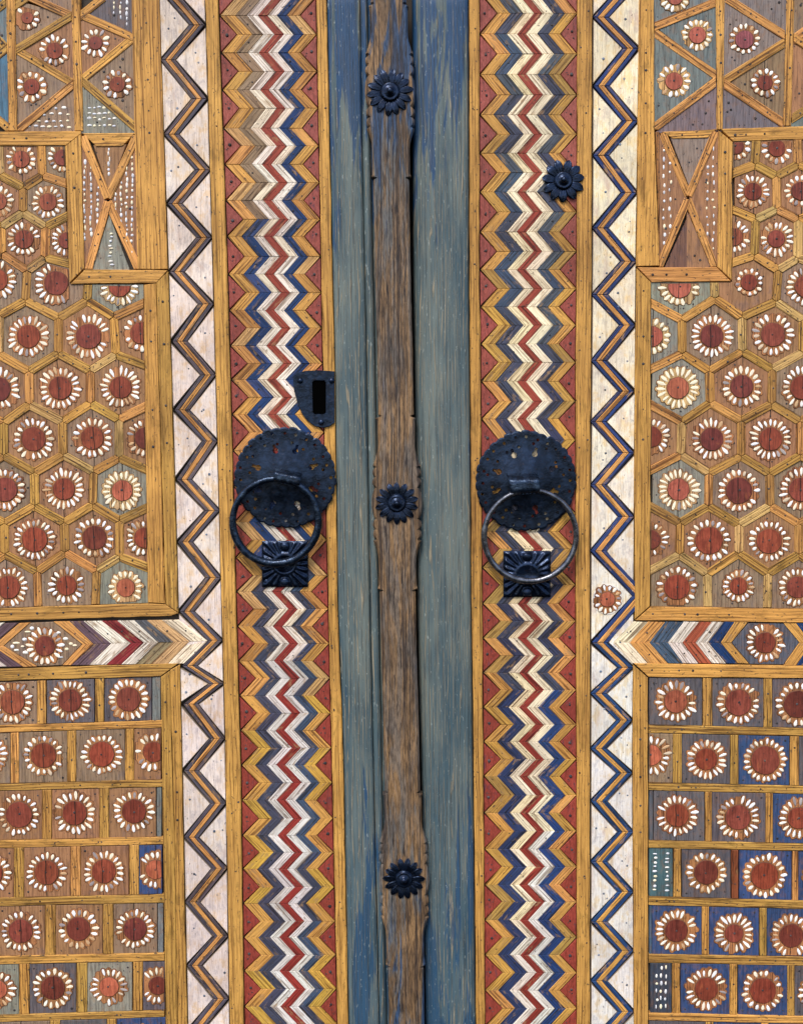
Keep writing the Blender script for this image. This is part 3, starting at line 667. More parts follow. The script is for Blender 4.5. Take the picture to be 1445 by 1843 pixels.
# ------------------------------------------------------------------ arrow bands between the panels
def slat(side, name, poly, grain, col, mat=None, h=H_CHEV, a=0.6, n=False):
    o = piece(name, LEAF[side], poly, 0, h + U(-.0004, .0004), mat or M_SLAT, jit(col, 0.08, a), grain=grain, gap=0.12, bev=0.55, tilt=0.010)
    if n:
        cx = sum(p[0] for p in poly) / 4; cy = sum(p[1] for p in poly) / 4; nail(side, cx + U(-3, 3), cy + U(-3, 3), h, U(1.3, 2.0))
    return o
PURP = srgb(106, 84, 96); WINE = srgb(136, 46, 50); STEELB = srgb(100, 104, 112)
upL = [('yellow_arrow_slat', ORG, 96, 125, 148, 168), ('purple_arrow_slat', PURP, 125, 150, 168, 200), ('white_arrow_slat', WHT, 150, 183, 200, 235), ('red_arrow_slat', WINE, 183, 211, 235, 259), ('white_arrow_slat', WHT, 211, 242, 259, 284), ('grey_arrow_slat', STEELB, 242, 264, 284, 312), ('yellow_arrow_slat', srgb(222, 180, 130), 264, 292, 312, 341), ('white_arrow_slat', CRM, 292, 322, 341, 374)]
dnL = [(112, 128), (128, 160), (160, 191), (191, 218), (218, 244), (244, 271), (271, 302), (302, 331)]
for (nm, c, a, b, m0, m1), (d0, d1) in zip(upL, dnL):
    ya, yb = 1119 - (a - 96) * 0.012, 1119 - (b - 96) * 0.012; ym0, ym1 = 1160 - (m0 - 148) * 0.025, 1160 - (m1 - 148) * 0.025
    slat('L', nm, [(a, ya), (b, yb), (m1, ym1), (m0, ym0)], ((a, ya), (m0, ym0)), c, n=True)
    yd0, yd1 = 1198 - (d0 - 112) * 0.015, 1198 - (d1 - 112) * 0.015
    slat('L', nm, [(m0, ym0), (m1, ym1), (d1, yd1), (d0, yd0)], ((m0, ym0), (d0, yd0)), c if c is not STEELB else srgb(150, 136, 104))
for nm, c, a, b, m0, m1, d0, d1 in (('yellow_arrow_slat', ORG, 34, 54, -13, 6, 42, 66), ('purple_arrow_slat', PURP, 8, 34, -38, -13, 14, 42), ('white_arrow_slat', WHT, -20, 8, -66, -38, -12, 14)):
    slat('L', nm, [(a, 1122), (b, 1121), (m1, 1163), (m0, 1163)], ((a, 1122), (m0, 1163)), c)
    slat('L', nm, [(m0, 1163), (m1, 1163), (d1, 1200), (d0, 1201)], ((m0, 1163), (d0, 1201)), c)
hx = [(6, 1163), (54, 1121), (96, 1119), (148, 1160), (112, 1198), (67, 1200)]
tile = piece('hexagon_tile', LEAF['L'], hx, 0, H_TILE, M_TILE, T_GRY + (0.0,), gap=0.5, bev=0.9, centre=(81, 1163), label='stretched hexagon tile with daisy in the arrow band')
flower('L', tile, hx, 81, 1163, 35, 18.5, H_TILE, D_RED, 0.0, npet=17)
beads(tile, [(30, 1158, 'h'), (40, 1163, 'h'), (30, 1169, 'h'), (44, 1150, 'h'), (46, 1175, 'h'), (118, 1150, 'h'), (128, 1158, 'h'), (120, 1170, 'h'), (134, 1161, 'h'), (108, 1182, 'h'), (58, 1130, 'h'), (50, 1137, 'h'), (105, 1138, 'h'), (22, 1163, 'h')], (2.6, 5.5))
upR = [('white_arrow_slat', CRM, 1140, 1166, 1102, 1133), ('yellow_arrow_slat', ORG, 1166, 1197, 1133, 1169), ('blue_arrow_slat', srgb(76, 98, 124), 1197, 1231, 1169, 1202), ('white_arrow_slat', WHT, 1231, 1258, 1202, 1228), ('red_arrow_slat', srgb(178, 92, 64), 1258, 1281, 1228, 1252), ('white_arrow_slat', WHT, 1281, 1303, 1252, 1275), ('blue_arrow_slat', BLU, 1303, 1322, 1275, 1297), ('yellow_arrow_slat', YEL, 1322, 1346, 1297, 1316)]
dnR = [(1137, 1166), (1166, 1202), (1202, 1229), (1229, 1257), (1257, 1281), (1281, 1307), (1307, 1327), (1327, 1348)]
for (nm, c, a, b, m0, m1), (d0, d1) in zip(upR, dnR):
    slat('R', nm, [(a, 1119), (b, 1120), (m1, 1157), (m0, 1157)], ((a, 1119), (m0, 1157)), c, n=rnd() < .6)
    slat('R', nm, [(m0, 1157), (m1, 1157), (d1, 1195), (d0, 1194)], ((m0, 1157), (d0, 1194)), c, n=rnd() < .6)
for nm, c, a, b, m0, m1, d0, d1 in (('yellow_arrow_slat', YEL, 1410, 1433, 1439, 1459, 1410, 1434), ('blue_arrow_slat', BLU, 1433, 1460, 1459, 1486, 1434, 1460)):
    slat('R', nm, [(a, 1122), (b, 1122), (m1, 1157), (m0, 1157)], ((a, 1122), (m0, 1157)), c)
    slat('R', nm, [(m0, 1157), (m1, 1157), (d1, 1198), (d0, 1198)], ((m0, 1157), (d0, 1198)), c)
hx = [(1316, 1157), (1347, 1121), (1410, 1122), (1439, 1157), (1410, 1197), (1349, 1196)]
tile = piece('hexagon_tile', LEAF['R'], hx, 0, H_TILE, M_TILE, srgb(84, 88, 100) + (0.0,), gap=0.5, bev=0.9, centre=(1377, 1157), label='blunt hexagon tile with daisy between blue arrow slats')
flower('R', tile, hx, 1377, 1157, 35, 19, H_TILE, D_RED, 0.0, npet=19)

# ------------------------------------------------------------------ triangle panels
def tri(side, poly, tc, fl=None, bd=None, nails=2, lab=None):
    c = (fl[0], fl[1]) if fl else None; ck = crack_code(0.25) if fl else 0.0
    tile = piece('triangle_tile', LEAF[side], poly, 0, H_TILE + U(-.0003, .0003), M_TILE, jit(tc, 0.08)[:3] + (ck,), gap=-6.0, bev=0.9, centre=c, label=lab)
    if fl: flower(side, tile, poly, fl[0], fl[1], fl[2], fl[3], H_TILE, fl[4] if len(fl) > 4 else D_RED, ck, ringc=(srgb(214, 172, 116) if tc is TEAL2 else TAN), npet=fl[5] if len(fl) > 5 else None, wear=.2)
    if bd: beads(tile, bd)
    ins = inset(poly if area(poly) > 0 else poly[::-1], 6); xs = [p[0] for p in poly]; ys = [p[1] for p in poly]; k = 0
    for _ in range(60):
        q = (U(min(xs), max(xs)), U(min(ys), max(ys)))
        if k < nails and inside(q, ins) and (not fl or math.hypot(q[0] - fl[0], q[1] - fl[1]) > fl[2] + 3): nail(side, q[0], q[1], H_TILE, U(1.8, 2.6)); k += 1
    return tile
TEAL2 = srgb(106, 116, 114)
def bat(side, a, b, w, col=None, cut=None):
    l = math.hypot(b[0] - a[0], b[1] - a[1]); nx, ny = -(b[1] - a[1]) / l * w / 2, (b[0] - a[0]) / l * w / 2
    p = [(a[0] + nx, a[1] + ny), (a[0] - nx, a[1] - ny), (b[0] - nx, b[1] - ny), (b[0] + nx, b[1] + ny)]
    if cut: p = clip_poly(p, cut)
    piece('triangle_batten', LEAF[side], p, 0, H_BAT + U(-.0004, .0004), M_BATTEN, jit(col or random.choice((YEL, ORG, OCH)), 0.08, U(.3, .8)), grain=(a, b), gap=0.28, bev=0.8)
    for _ in range(2):
        t = U(.2, .8); nail(side, a[0] + (b[0] - a[0]) * t, a[1] + (b[1] - a[1]) * t, H_BAT, U(1.4, 2))
colA = [(-70, -70), (9, -70), (16, 235), (-70, 236)]; colB = [(26, -70), (126, -70), (134, 235), (31, 235)]; colC = [(142, -70), (234, -70), (247, 235), (150, 235)]
for poly in ([(9, -70), (26, -70), (31, 235), (15, 235)], [(126, -70), (142, -70), (150, 235), (134, 235)]):
    board('L', poly, ((poly[0][0] + 8, 0), (poly[3][0] + 8, 235)), h=H_BAT + .0006, name='upright_batten', mat=M_BATTEN, nails=5)
for a, b, cut in (((50, -8), (132, 29), colB), ((132, 25), (22, 92), colB), ((22, 84), (138, 153), colB), ((138, 145), (26, 238), colB), ((20, 14), (58, -12), colB),
                  ((137, 33), (186, -6), colC), ((138, 22), (244, 68), colC), ((246, 62), (142, 147), colC), ((144, 141), (252, 236), colC),
                  ((-20, 26), (24, -8), colA), ((-20, 112), (16, 82), colA), ((-20, 200), (22, 236), colA), ((-20, 54), (16, 90), colA)):
    bat('L', a, b, 15, None, cut)
tri('L', [(26, 5), (110, 28), (28, 80)], T_GRY, (49, 31, 23, 11, D_RED, 11), nails=1)
tri('L', [(75, -70), (126, -70), (126, 18), (66, -10)], T_GRY)
tri('L', [(126, 37), (127, 140), (38, 89)], T_BRN, (98, 90, 29, 15, D_RED, 13))
tri('L', [(28, 101), (119, 149), (30, 225)], T_GRY, (57, 155, 29, 14.5, D_RED, 13))
rowsb = [(x, 227, 'h') for x in range(52, 130, 12)] + [(x, 217, 'h') for x in range(70, 130, 13)] + [(x, 205, 'h') for x in range(80, 132, 14)] + [(x, 193, 'h') for x in range(100, 130, 16)]
tri('L', [(134, 156), (134, 234), (38, 234)], T_GRY, None, rowsb, 1)
tri('L', [(143, 32), (228, 69), (147, 134)], T_BRN, (172, 76, 27, 12.5, D_RED, 12))
tri('L', [(164, 22), (190, 0), (234, -60), (234, 52)], T_BLGR, None, [(x, y, 'v') for x in (205, 217, 228) for y in range(-4, 42, 9) if y < (x - 170) * 0.75], 1)
tri('L', [(237, 75), (245, 222), (158, 146)], T_GRY, (211, 151, 27, 14, D_RED, 13), nails=4)
tri('L', [(149, 158), (149, 234), (238, 234)], T_TEAL, None, [(x, y, 'h') for y in (193, 204, 213, 225) for x in range(161, 214, 9) if x - 155 < (y - 180) * 1.5 + 22], 1)
tri('L', [(-60, 30), (9, -10), (11, 76), (-30, 60)], srgb(100, 118, 122)); tri('L', [(-60, 100), (12, 98), (14, 222), (-60, 180)], srgb(70, 108, 130), nails=1)
# right leaf
cA = [(1178, -70), (1288, -70), (1289, 233), (1178, 233)]; cB = [(1306, -70), (1416, -70), (1409, 230), (1302, 233)]; cC = [(1432, -70), (1520, -70), (1520, 224), (1425, 227)]
for poly in ([(1288, -70), (1306, -70), (1301, 232), (1290, 233)], [(1417, -70), (1432, -70), (1424, 226), (1410, 226)]):
    board('R', poly, ((poly[0][0] + 8, 0), (poly[3][0] + 8, 230)), h=H_BAT + .0006, name='upright_batten', mat=M_BATTEN, nails=5)
for a, b, cut in (((1170, 50), (1300, -2), cA), ((1170, 52), (1296, 140), cA), ((1296, 140), (1168, 236), cA), ((1308, -4), (1424, 70), cB), ((1424, 68), (1298, 148), cB), ((1298, 146), (1418, 226), cB),
                  ((1424, 72), (1470, 40), cC), ((1424, 64), (1480, 98), cC), ((1404, 226), (1470, 184), cC)):
    bat('R', a, b, 16, ORG if cut is cA else None, cut)
tri('R', [(1179, -60), (1270, -60), (1270, 2), (1179, 40)], TEAL2, (1215, -6, 28, 14, D_PINK, 15), nails=0)
tri('R', [(1287, 12), (1287, 124), (1196, 53)], TEAL2, (1255, 62, 29, 15.5, D_PINK, 14), nails=0)
tri('R', [(1179, 68), (1274, 139), (1179, 216)], TEAL2, (1213, 145, 30, 16, D_PINK, 15), nails=1)
tri('R', [(1288, 156), (1288, 230), (1194, 233)], srgb(116, 102, 104), nails=4)
tri('R', [(1307, 8), (1403, 69), (1304, 132)], srgb(126, 114, 106), (1340, 70, 28, 17, D_PURP, 14), nails=4)
tri('R', [(1322, -60), (1416, -60), (1416, 56), (1316, -8)], srgb(126, 114, 112), nails=3)
tri('R', [(1414, 84), (1409, 206), (1322, 149)], srgb(134, 112, 84), (1377, 148, 27, 14, D_RED, 13), nails=2)
tri('R', [(1303, 162), (1399, 224), (1302, 230)], srgb(112, 106, 112), nails=4)
tri('R', [(1432, -60), (1500, -60), (1500, 10), (1432, 52)], T_GRY, nails=2); tri('R', [(1432, 84), (1500, 126), (1500, 160), (1426, 204)], T_BRN, nails=3)
tri('R', [(1425, 226), (1500, 180), (1500, 224)], TEAL2, nails=1)
# X panels
XL = [(146, 238), (246, 237), (249, 484), (152, 484)]
board('L', [(148, 239), (244, 238), (220, 263), (174, 264)], ((150, 250), (240, 249)), h=H_BAT, name='cross_batten', mat=M_BATTEN, nails=2)
for a, b in (((148, 244), (194, 356)), ((245, 244), (194, 356)), ((194, 362), (156, 494)), ((194, 362), (250, 486))): bat('L', a, b, 15, ORG, XL)
tri('L', [(176, 266), (219, 265), (196, 326)], T_BRN, None, [(196 + U(-1, 1), y, 'v') for y in range(268, 320, 9)], 0)
tri('L', [(197, 404), (226, 483), (172, 483)], T_TEAL, None, [(200 + U(-2, 2), y, 'h') for y in range(420, 482, 7)], 0)
bl = [(152 + k * 12 + U(-1, 1), y, 'v') for k, (y0, y1) in enumerate(((290, 440), (302, 430), (338, 400))) for y in range(y0, y1, 10)]
tri('L', [(149, 262), (186, 362), (153, 470)], T_BRN, None, bl, 1)
br = [(238 - k * 10 + U(-1, 1), y, 'v') for k, (y0, y1) in enumerate(((284, 456), (304, 440), (318, 412), (338, 386))) for y in range(y0, y1, 10)]
tri('L', [(242, 262), (248, 470), (203, 362)], T_BRN, None, br, 1)
XR = [(1188, 234), (1292, 232), (1290, 480), (1187, 480)]
board('R', [(1179, 236), (1187, 236), (1188, 478), (1187.5, 478)], V, col=srgb(160, 112, 62), h=H_BAT, name='edge_batten', mat=M_BATTEN)
board('R', [(1190, 236), (1291, 231), (1273, 248), (1211, 249)], ((1195, 243), (1285, 240)), h=H_BAT, name='cross_batten', mat=M_BATTEN, nails=2)
for a, b in (((1192, 238), (1239, 352)), ((1288, 236), (1239, 352)), ((1238, 358), (1182, 490)), ((1238, 358), (1290, 490))): bat('R', a, b, 14, ORG, XR)
tri('R', [(1214, 250), (1271, 249), (1240, 318)], srgb(136, 122, 110), nails=2)
tri('R', [(1239, 398), (1240, 478), (1204, 478)], srgb(104, 74, 62), nails=0); tri('R', [(1240, 398), (1274, 478), (1240.5, 478)], T_BRN, nails=2)
tri('R', [(1189, 256), (1230, 355), (1189, 452)], T_BRN, None, [(1195 + U(-1, 1), y, 'v') for y in range(272, 448, 15)] + [(1206 + U(-1, 1), y, 'v') for y in range(294, 430, 16)], 2)
tri('R', [(1289, 254), (1288, 462), (1247, 356)], T_BRN, None, [(1284 + U(-1, 1), y, 'v') for y in range(268, 452, 15)] + [(1273 + U(-1, 1), y, 'v') for y in range(284, 430, 15)], 2)

# ------------------------------------------------------------------ zigzag bands on white
def zigzag(side, Ls, Rs, xl, xr, widths, cols, wcol):
    pts = sorted([(y, x, 'L') for x, y in Ls] + [(y, x, 'R') for x, y in Rs])
    tot = sum(widths); cum = [0]
    for w in widths: cum.append(cum[-1] + w)
    names = ('dark_zigzag_strip', 'orange_zigzag_strip', 'dark_zigzag_strip') if side == 'L' else ('blue_zigzag_strip', 'orange_zigzag_strip', 'blue_zigzag_strip')
    edge = lambda p: p[1] if p[2] == 'L' else p[1] - tot      # left edge of the strip bundle
    for a, b in zip(pts, pts[1:]):
        xa, xb = edge(a), edge(b)
        for k in range(3):
            c = cols(k, (a[0] + b[0]) / 2)
            p = [(xa + cum[k], a[0]), (xa + cum[k + 1], a[0]), (xb + cum[k + 1], b[0]), (xb + cum[k], b[0])]
            piece(names[k], LEAF[side], p, 0, H_ZIG + U(-.0003, .0003) + (0.0003 if k == 1 else 0), M_SLAT, jit(c, 0.07, U(.4, .9)), grain=((xa, a[0]), (xb, b[0])), gap=0.3, bev=0.8, tilt=0.006)
    for i in range(1, len(pts) - 1):
        a, m, b = pts[i - 1], pts[i], pts[i + 1]
        c = wcol(m[0], m[2])
        if m[2] == 'R': p = [(xl(a[0]), a[0] + 3), (edge(m), m[0]), (xl(b[0]), b[0] - 3)] if True else 0
        else: p = [(xr(a[0]), a[0] + 3), (xr(b[0]), b[0] - 3), (m[1] + tot, m[0])]
        p[0] = (p[0][0] + .5, p[0][1])
        o = piece('white_triangle', LEAF[side], p, 0, H_TRI + U(-.0003, .0003), M_WHITE, jit(c, 0.04, U(.2, .9)), gap=0.3, bev=1.1, tilt=0.004, side_mat=M_DIRT)
        base = p[0][0] if m[2] == 'R' else p[1][0]; s = 1 if m[2] == 'R' else -1
        for _ in range(random.choice((1, 1, 2, 2))): nail(side, base + s * U(10, 40) * .8, m[0] + U(-22, 22), H_TRI, U(1.4, 2.6), .0004, random.choice(((.10, .13, .18), (.16, .18, .22), (.07, .09, .12))))
    return pts
LL = [(281, -152), (285, -22), (289, 107), (295, 241), (301, 366), (305, 489), (310, 614), (314, 738), (318, 863), (320, 976), (323, 1101), (328, 1199), (330, 1268), (331, 1388), (331, 1508), (333, 1625), (337, 1739), (339, 1855)]
LR = [(363, -88), (368, 44), (372, 177), (378, 305), (381, 427), (384, 547), (388, 675), (391, 794), (395, 919), (397, 1040), (400, 1153), (403, 1231), (404, 1330), (406, 1447), (408, 1564), (410, 1686), (411, 1799), (413, 1915)]
xlL = [(0, 286), (480, 303), (940, 317), (1380, 328), (1843, 338)]; xrL = [(0, 369), (480, 383), (940, 395), (1380, 406), (1843, 413)]
def colzL(k, y):
    if k == 1: return ORG
    return DKZ if rnd() < .6 else srgb(98, 88, 96)
zigzag('L', LL, LR, lambda y: lerp_tab(xlL, y), lambda y: lerp_tab(xrL, y), (8.5, 10, 8.5), colzL, lambda y, s: tuple(a + (b - a) * min(1, max(0, y / 1843)) for a, b in zip(PINKW, srgb(228, 216, 212))))
RL_ = [(1067, -94), (1067, 30), (1068, 154), (1067, 279), (1066, 410), (1065, 530), (1064, 649), (1063, 759), (1063, 873), (1063, 992), (1066, 1157), (1063, 1249), (1063, 1348), (1064, 1443), (1064, 1552), (1064, 1660), (1064, 1767), (1064, 1876)]
RR_ = [(1153, -160), (1152, -34), (1149, 86), (1148, 217), (1146, 346), (1145, 470), (1143, 585), (1141, 704), (1141, 815), (1141, 930), (1167, 1073), (1140, 1202), (1138, 1297), (1138, 1392), (1140, 1498), (1140, 1606), (1140, 1713), (1140, 1822), (1140, 1930)]
xlR = [(0, 1067), (480, 1066), (940, 1063), (1843, 1063)]; xrR = [(0, 1151), (480, 1144), (940, 1141), (1380, 1138), (1843, 1141)]
def colzR(k, y):
    if k == 1: return ORG if y < 1300 else YEL
    return random.choice((BLZ, srgb(58, 66, 108), srgb(38, 62, 120))) if y < 1150 else srgb(38, 72, 124)
zigzag('R', RL_, RR_, lambda y: lerp_tab(xlR, y), lambda y: lerp_tab(xrR, y), (8.5, 11, 9), colzR, lambda y, s: tuple(a + (b - a) * min(1, max(0, (y - 500) / 700)) for a, b in zip(srgb(244, 234, 206), COOLW)))
tp = [(1067, 1040), (1093, 1040), (1134, 1071), (1118, 1100), (1090, 1122), (1066, 1122)]
tile = piece('daisy_medallion', LEAF['R'], [(1093 + 27 * math.cos(a * .3927), 1079 + 28 * math.sin(a * .3927)) for a in range(16)], H_TRI - .002, H_TRI + .0004, M_WHITE, COOLW + (.3,), gap=0, bev=.6, label='small red daisy set alone on the white zigzag band')
flower('R', tile, [(1066, 1040), (1130, 1040), (1130, 1120), (1066, 1120)], 1093, 1079, 26, 14, H_TRI + .0003, D_ORG, 0.0, npet=14)

# ------------------------------------------------------------------ chevron bands and their yellow borders
def chevrons(side, joints, xl, xr, widths, shift, colf, names):
    tot = sum(widths); n = len(joints)
    def x0(j): y, t = j; return xl(y) + 2.0 + (sh(y) if t == 'R' else 0)
    def sh(y): return shift
    def cum(y):
        w = xr(y) - xl(y) - 3.0 - shift; out = [0]
        for k in widths: out.append(out[-1] + k * w / tot)
        return out
    for a, b in zip(joints, joints[1:]):
        ca, cb = cum(a[0]), cum(b[0]); xa, xb = x0(a), x0(b); tl = U(-.8, .8)
        jx = [U(-1.5, 1.5) for _ in range(9)]; jx[0] = jx[7] = 0
        for k in range(len(widths)):
            p = [(xa + ca[k] + jx[k] * .6, a[0]), (xa + ca[k + 1] + jx[k + 1] * .6, a[0]), (xb + cb[k + 1] + jx[k + 1], b[0]), (xb + cb[k] + jx[k], b[0])]
            slat(side, names[k], p, ((xa, a[0]), (xb, b[0])), colf(k, (a[0] + b[0]) / 2), a=U(.1, .75), n=(k in (1, 5) and rnd() < .7))
    for i in range(1, n - 1):
        a, m, b = joints[i - 1], joints[i], joints[i + 1]; y = m[0]
        c = tuple(u + (v - u) * min(1, max(0, (y - 300) / 900)) for u, v in zip(TRI, TRI_LOW))
        if m[1] == 'R': p = [(xl(a[0]) + .5, a[0] + 1.5), (x0(m) - .5, y), (xl(b[0]) + .5, b[0] - 1.5)]
        else: p = [(xr(a[0]) - .5, a[0] + 1.5), (xr(b[0]) - .5, b[0] - 1.5), (x0(m) + cum(y)[-1] + .5, y)]
        piece('red_triangle', LEAF[side], p, 0, H_CHEV - .0008 + U(-.0002, .0002), M_RED, jit(c, 0.10, U(.3, .9)), gap=0.4, bev=0.9, tilt=.01)
        nail(side, (xl(y) + 10 + U(-2, 3)) if m[1] == 'R' else (xr(y) - 10 + U(-3, 2)), y + U(-5, 5), H_CHEV - .0006, U(2.0, 3.2), .0011)
        for _ in range(2): nail(side, (xl(y) + U(4, 20)) if m[1] == 'R' else (xr(y) - U(4, 20)), y + U(-9, 9), H_CHEV - .0008, U(1.0, 1.5), .0004)
NAMES = ['yellow_chevron_slat', 'blue_chevron_slat', 'white_chevron_slat', 'red_chevron_slat', 'white_chevron_slat', 'blue_chevron_slat', 'yellow_chevron_slat']
yl = [(-73, 'R'), (-40, 'L'), (-6, 'R'), (27, 'L'), (61, 'R'), (94, 'L'), (128, 'R'), (161, 'L'), (194, 'R'), (230, 'L'), (262, 'R'), (295, 'L'), (328, 'R'), (360, 'L'), (394, 'R'), (425, 'L'), (461, 'R'), (493, 'L'), (526, 'R'), (558, 'L'), (590, 'R'), (622, 'L'), (654, 'R'), (683, 'L'), (715, 'R'), (746, 'L'), (778, 'R'), (811, 'L'), (843, 'R'), (876, 'L'), (908, 'R'), (940, 'L'), (972, 'R'), (1004, 'L'), (1036, 'R'), (1065, 'L')]
yl += [(1065 + 31.3 * k, 'RL'[(k + 1) % 2]) for k in range(1, 10)] + [(1378, 'L'), (1409.5, 'R'), (1441, 'L'), (1474, 'R'), (1504.5, 'L'), (1535, 'R'), (1565, 'L'), (1598, 'R'), (1627, 'L'), (1659.5, 'R'), (1688, 'L'), (1720, 'R'), (1749, 'L'), (1781, 'R'), (1813, 'L'), (1844, 'R'), (1876, 'L'), (1908, 'R')]
cl_l = [(0, 394), (480, 410), (620, 414), (1100, 426), (1363, 434), (1843, 440)]; cl_r = [(0, 569), (480, 578), (620, 580), (1100, 591), (1363, 597), (1843, 607)]
def colL(k, y):
    if k in (0, 6): return random.choice((YEL, ORG, YEL2, srgb(214, 172, 112), srgb(190, 138, 74))) if y < 1250 else random.choice((YEL, srgb(204, 164, 74)))
    if k == 1: return GREYB if y < 394 else (random.choice((BLU, srgb(56, 76, 128))) if y < 1010 else random.choice((SLATE, srgb(72, 74, 96))))
    if k == 5: return BLU if y < 1010 else random.choice((SLATE, srgb(72, 80, 108), srgb(66, 84, 112)))
    if k in (2, 4): return random.choice((WHT, srgb(240, 228, 206))) if y < 1200 else srgb(222, 220, 218)
    return RED if y < 800 else srgb(146, 52, 46)
chevrons('L', yl, lambda y: lerp_tab(cl_l, y), lambda y: lerp_tab(cl_r, y), (26, 22, 18.5, 17.5, 17.5, 17.5, 23), 29, colL, NAMES)
yr = [(-85, 'L'), (-50, 'R'), (-14, 'L'), (23, 'R'), (60, 'L'), (96, 'R'), (133, 'L'), (170, 'R'), (206, 'L'), (241, 'R'), (275, 'L'), (310, 'R'), (345, 'L'), (381, 'R'), (417, 'L'), (452, 'R'), (485, 'L'), (519, 'R'), (552, 'L'), (585, 'R'), (619, 'L'), (652, 'R'), (686, 'L'), (722, 'R'), (754, 'L'), (792, 'R'), (825, 'L'), (858, 'R'), (891, 'L'), (924, 'R'), (957, 'L'), (988, 'R'), (1022, 'L'), (1053, 'R'), (1087, 'L')]
yr += [(1087 + 31.1 * k, 'RL'[(k + 1) % 2]) for k in range(1, 9)] + [(1367, 'R'), (1398, 'L'), (1432, 'R'), (1464, 'L'), (1497, 'R'), (1529, 'L'), (1561, 'R'), (1593.5, 'L'), (1624, 'R'), (1657, 'L'), (1688, 'R'), (1720, 'L'), (1752, 'R'), (1784, 'L'), (1816, 'R'), (1848, 'L'), (1880, 'R'), (1912, 'L')]
cr_l = [(0, 863), (480, 863), (620, 865), (1100, 868), (1363, 870), (1843, 873)]; cr_r = [(0, 1039), (480, 1038), (620, 1036), (1100, 1036), (1363, 1038), (1843, 1038)]
def colR(k, y):
    if k in (0, 6): return random.choice((YEL, ORG, OCH, YEL2, srgb(176, 142, 76), srgb(206, 160, 78)))
    if k in (1, 5): return random.choice((srgb(78, 88, 102), SLATE, srgb(66, 84, 110))) if y < 620 else (random.choice((srgb(58, 62, 90), SLATE)) if y < 1250 else (srgb(48, 62, 104) if k == 1 else srgb(40, 68, 124)))
    if k == 2: return random.choice((CRM, srgb(242, 226, 186))) if y < 1690 else WHT
    if k == 4: return CRM if y < 1500 else srgb(236, 236, 230)
    return RED if y < 900 else srgb(148, 58, 48)
chevrons('R', yr, lambda y: lerp_tab(cr_l, y), lambda y: lerp_tab(cr_r, y), (23, 22.5, 18, 15.5, 19, 20, 20), 30, colR, NAMES)
def border(side, tl, tr, col, h=H_BORD):
    ys = [-70, 0, 240, 480, 620, 860, 1100, 1363, 1600, 1843, 1920]
    p = [(lerp_tab(tl, y), y) for y in ys] + [(lerp_tab(tr, y), y) for y in ys[::-1]]
    o = piece('border_board', LEAF[side], p, 0, h, M_FRAME, jit(col, .03, .5), grain=(p[0], p[10]), gap=.5, bev=1.6, wob=.7)
    for k in range(14): y = U(0, 1843); nail(side, U(lerp_tab(tl, y) + 4, lerp_tab(tr, y) - 4), y, h, U(1.2, 1.9))
border('L', xrL, [(0, 393), (480, 409), (620, 413), (1100, 425), (1363, 433), (1843, 439)], srgb(212, 164, 86))
bl_r = [(0, 588), (480, 598), (620, 602), (1100, 608), (1363, 618), (1843, 627)]
border('L', cl_r, bl_r, srgb(210, 162, 84))
br_l = [(0, 844), (480, 845), (620, 846), (1100, 849), (1363, 852), (1843, 857)]
border('R', br_l, cr_l, YEL2); border('R', cr_r, [(0, 1066), (480, 1065), (940, 1062), (1843, 1062)], YEL2)

# ------------------------------------------------------------------ blue stained boards and the centre batten
def moulding(name, side, tl, tr, prof, mat, ys, label=None, h_ref=0.008):
    vs_, fs, uv = [], [], []; n = len(prof); c = W((tl(900) + tr(900)) / 2, 900, h_ref); org = Vector((c.x, 0, c.z))
    for y in ys:
        a, b = W(tl(y), y, h_ref), W(tr(y), y, h_ref)
        for t, h in prof:
            v = a.lerp(b, t); vs_.append((v.x - org.x, -h, v.z - org.z)); uv.append((v.z, v.x))
    for i in range(len(ys) - 1):
        for k in range(n - 1): fs.append((i * n + k, (i + 1) * n + k, (i + 1) * n + k + 1, i * n + k + 1))
    fs.append(tuple(range(n))); m0 = (len(ys) - 1) * n; fs.append(tuple(range(m0, m0 + n))[::-1])
    me = bpy.data.meshes.new(name); me.from_pydata(vs_, [], fs); ul = me.uv_layers.new(name='UVMap')
    for l in me.loops: ul.data[l.index].uv = uv[l.vertex_index]
    o = make(name, me, mat, LEAF[side], org, label=label)
    sm = [len(p.vertices) == 4 for p in me.polygons]; me.polygons.foreach_set('use_smooth', sm)
    return o
YS = [-70 + 1990 * k / 24 for k in range(25)]
bead_l = [(0, 648), (480, 656), (620, 660), (1100, 666), (1363, 672), (1843, 683)]; bead_r = [(0, 661), (620, 675), (1363, 687), (1843, 696)]
T_ = lambda tab: (lambda y: lerp_tab(tab, y))
moulding('stained_board', 'L', lambda y: lerp_tab(bl_r, y) + 1, lambda y: lerp_tab(bead_l, y) - .5, [(0, -.004), (0, .0058), (.03, .0072), (.1, .0076), (.6, .0080), (.9, .0076), (.97, .0064), (1, .003), (1, -.004)], M_BLUE, YS, 'flat blue grey board beside the scalloped batten')
moulding('bead_moulding', 'L', T_(bead_l), T_(bead_r), [(0, -.004), (0, .003), (.12, .0062), (.35, .0082), (.65, .0082), (.88, .0062), (1, .002), (1, -.004)], M_BLUE, YS, 'thin rounded blue moulding beside the batten')
moulding('groove_board', 'L', lambda y: lerp_tab(bead_r, y) + .5, lambda y: lerp_tab(bead_r, y) + 40, [(0, -.004), (0, .002), (1, .002), (1, -.004)], M_BLUE, YS)
rb_l = [(0, 742), (480, 744), (620, 746), (1100, 751), (1363, 758), (1843, 766)]
